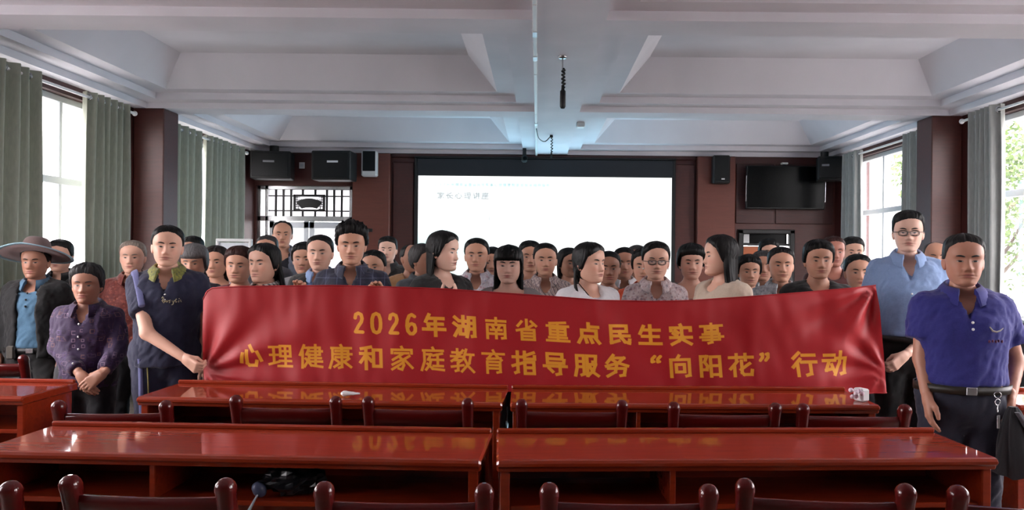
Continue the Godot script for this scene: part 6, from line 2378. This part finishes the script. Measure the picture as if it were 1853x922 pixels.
	es = st()
	tube(es, PackedVector3Array([e + Vector3(-0.026, 0.018, 0.003), e + Vector3(-0.014, 0.0, 0.005), e + Vector3(0.002, -0.004, 0.005), e + Vector3(0.016, 0.002, 0.003), e + Vector3(0.03, 0.014, 0.0)]), [0.003, 0.006, 0.007, 0.006, 0.002], 6, 0.6)
	obj("emblem", done(es), cloth(Color(0.7, 0.68, 0.66)), shirt)
	es = st()
	for i in 5:
		ellipsoid(es, on_front(shirt, 0.072 + i * 0.014, 1.118, 0.02) + Vector3(0, 0.002 * (i % 2), 0.001), Vector3(0.005, 0.007, 0.002), Basis.IDENTITY, 8, 5)
	obj("emblem_lettering", done(es), cloth(Color(0.36, 0.16, 0.3)), shirt)
	wy = man.get_meta("waist_y") - 0.016
	b = belt(man, mat(Color(0.12, 0.1, 0.07), 0.5))
	obj("buckle", box_mesh(Vector3(0.045, 0.036, 0.012), 0.003), M.steel, b, Vector3(0.0, wy, 0.165))
	# keys on his belt
	var keys := Node3D.new()
	keys.name = "key_ring"
	man.add_child(keys)
	keys.position = Vector3(0.105, wy - 0.03, 0.165)
	var tor := TorusMesh.new()
	tor.inner_radius = 0.012
	tor.outer_radius = 0.016
	tor.rings = 14
	tor.ring_segments = 6
	for i in 3:
		var r := obj("ring", tor, M.steel, keys, Vector3(0, 0.02 - i * 0.032, 0))
		r.rotation = Vector3(PI / 2, i * 0.7, 0.2)
	obj("key", box_mesh(Vector3(0.012, 0.06, 0.004), 0.002), M.steel, keys, Vector3(0.004, -0.1, 0))
	# the dark jacket in his hand: a draped cloth hanging in folds
	var jk := thing("jacket", "dark grey jacket hanging from the hand of the man in blue polo", "jacket", place(1826, 745, 3.62))
	rings = []
	for i in 13:
		var t := i / 12.0
		var ring := PackedVector3Array()
		for j in 32:
			var a := -TAU * j / 32
			var k := 1.0 + 0.25 * sin(a * 4.0 + t * 2.0) * t + 0.12 * sin(a * 9.0 + 1.0)
			var wx := lerpf(0.018, 0.10, pow(t, 0.7))
			var wz := lerpf(0.016, 0.045, t)
			ring.append(Vector3(cos(a) * wx * k + 0.03 * t, 0.03 - t * 0.29 + 0.03 * t * sin(a * 2.0 + 0.5), sin(a) * wz * k + 0.03))
		rings.append(ring)
	rings.reverse()
	s = st()
	loft(s, rings)
	obj("cloth", done(s), cloth(Color(0.12, 0.12, 0.14)), jk)
	rings = []
	for i in 9:
		var t := i / 8.0
		var ring := PackedVector3Array()
		for j in 8:
			var a := -TAU * j / 8
			ring.append(Vector3(0.0 + cos(a) * 0.012 + 0.13 * t, 0.01 - 0.2 * t, 0.06 + sin(a) * lerpf(0.008, 0.03, t)))
		rings.append(ring)
	rings.reverse()
	s = st()
	loft(s, rings)
	obj("sleeve", done(s), cloth(Color(0.25, 0.25, 0.28)), jk)
	# buttons down the purple shirt
	shirt = part_of(who[159], "shirt")
	for i in 4:
		button(shirt, 0.0, 1.045 - i * 0.075, 0.0065, M.white)
	shirt = part_of(who[1643], "shirt")
	for i in 4:
		button(shirt, 0.0, 1.28 - i * 0.085, 0.006, M.white)
	belt(who[1643], M.black)
	shirt = part_of(who[637], "shirt")
	button(shirt, 0.0, 1.2, 0.006, M.white)
	# earrings of the woman with glasses
	var gh: Transform3D = who[1187].get_meta("head")
	for sx: float in [-1.0, 1.0]:
		s = st()
		ellipsoid(s, Vector3.ZERO, Vector3(0.006, 0.006, 0.006))
		obj("earring", done(s), M.white, who[1187], gh * Vector3(sx * 0.08, -0.046, -0.004))

func plan_of(w: Node3D) -> Array:
	return w.get_meta("arm")

func _ready() -> void:
	rng.seed = 20
	camera_and_light()
	materials()
	shell()
	back_wall()
	outside()
	furniture()
	fittings()
	people()
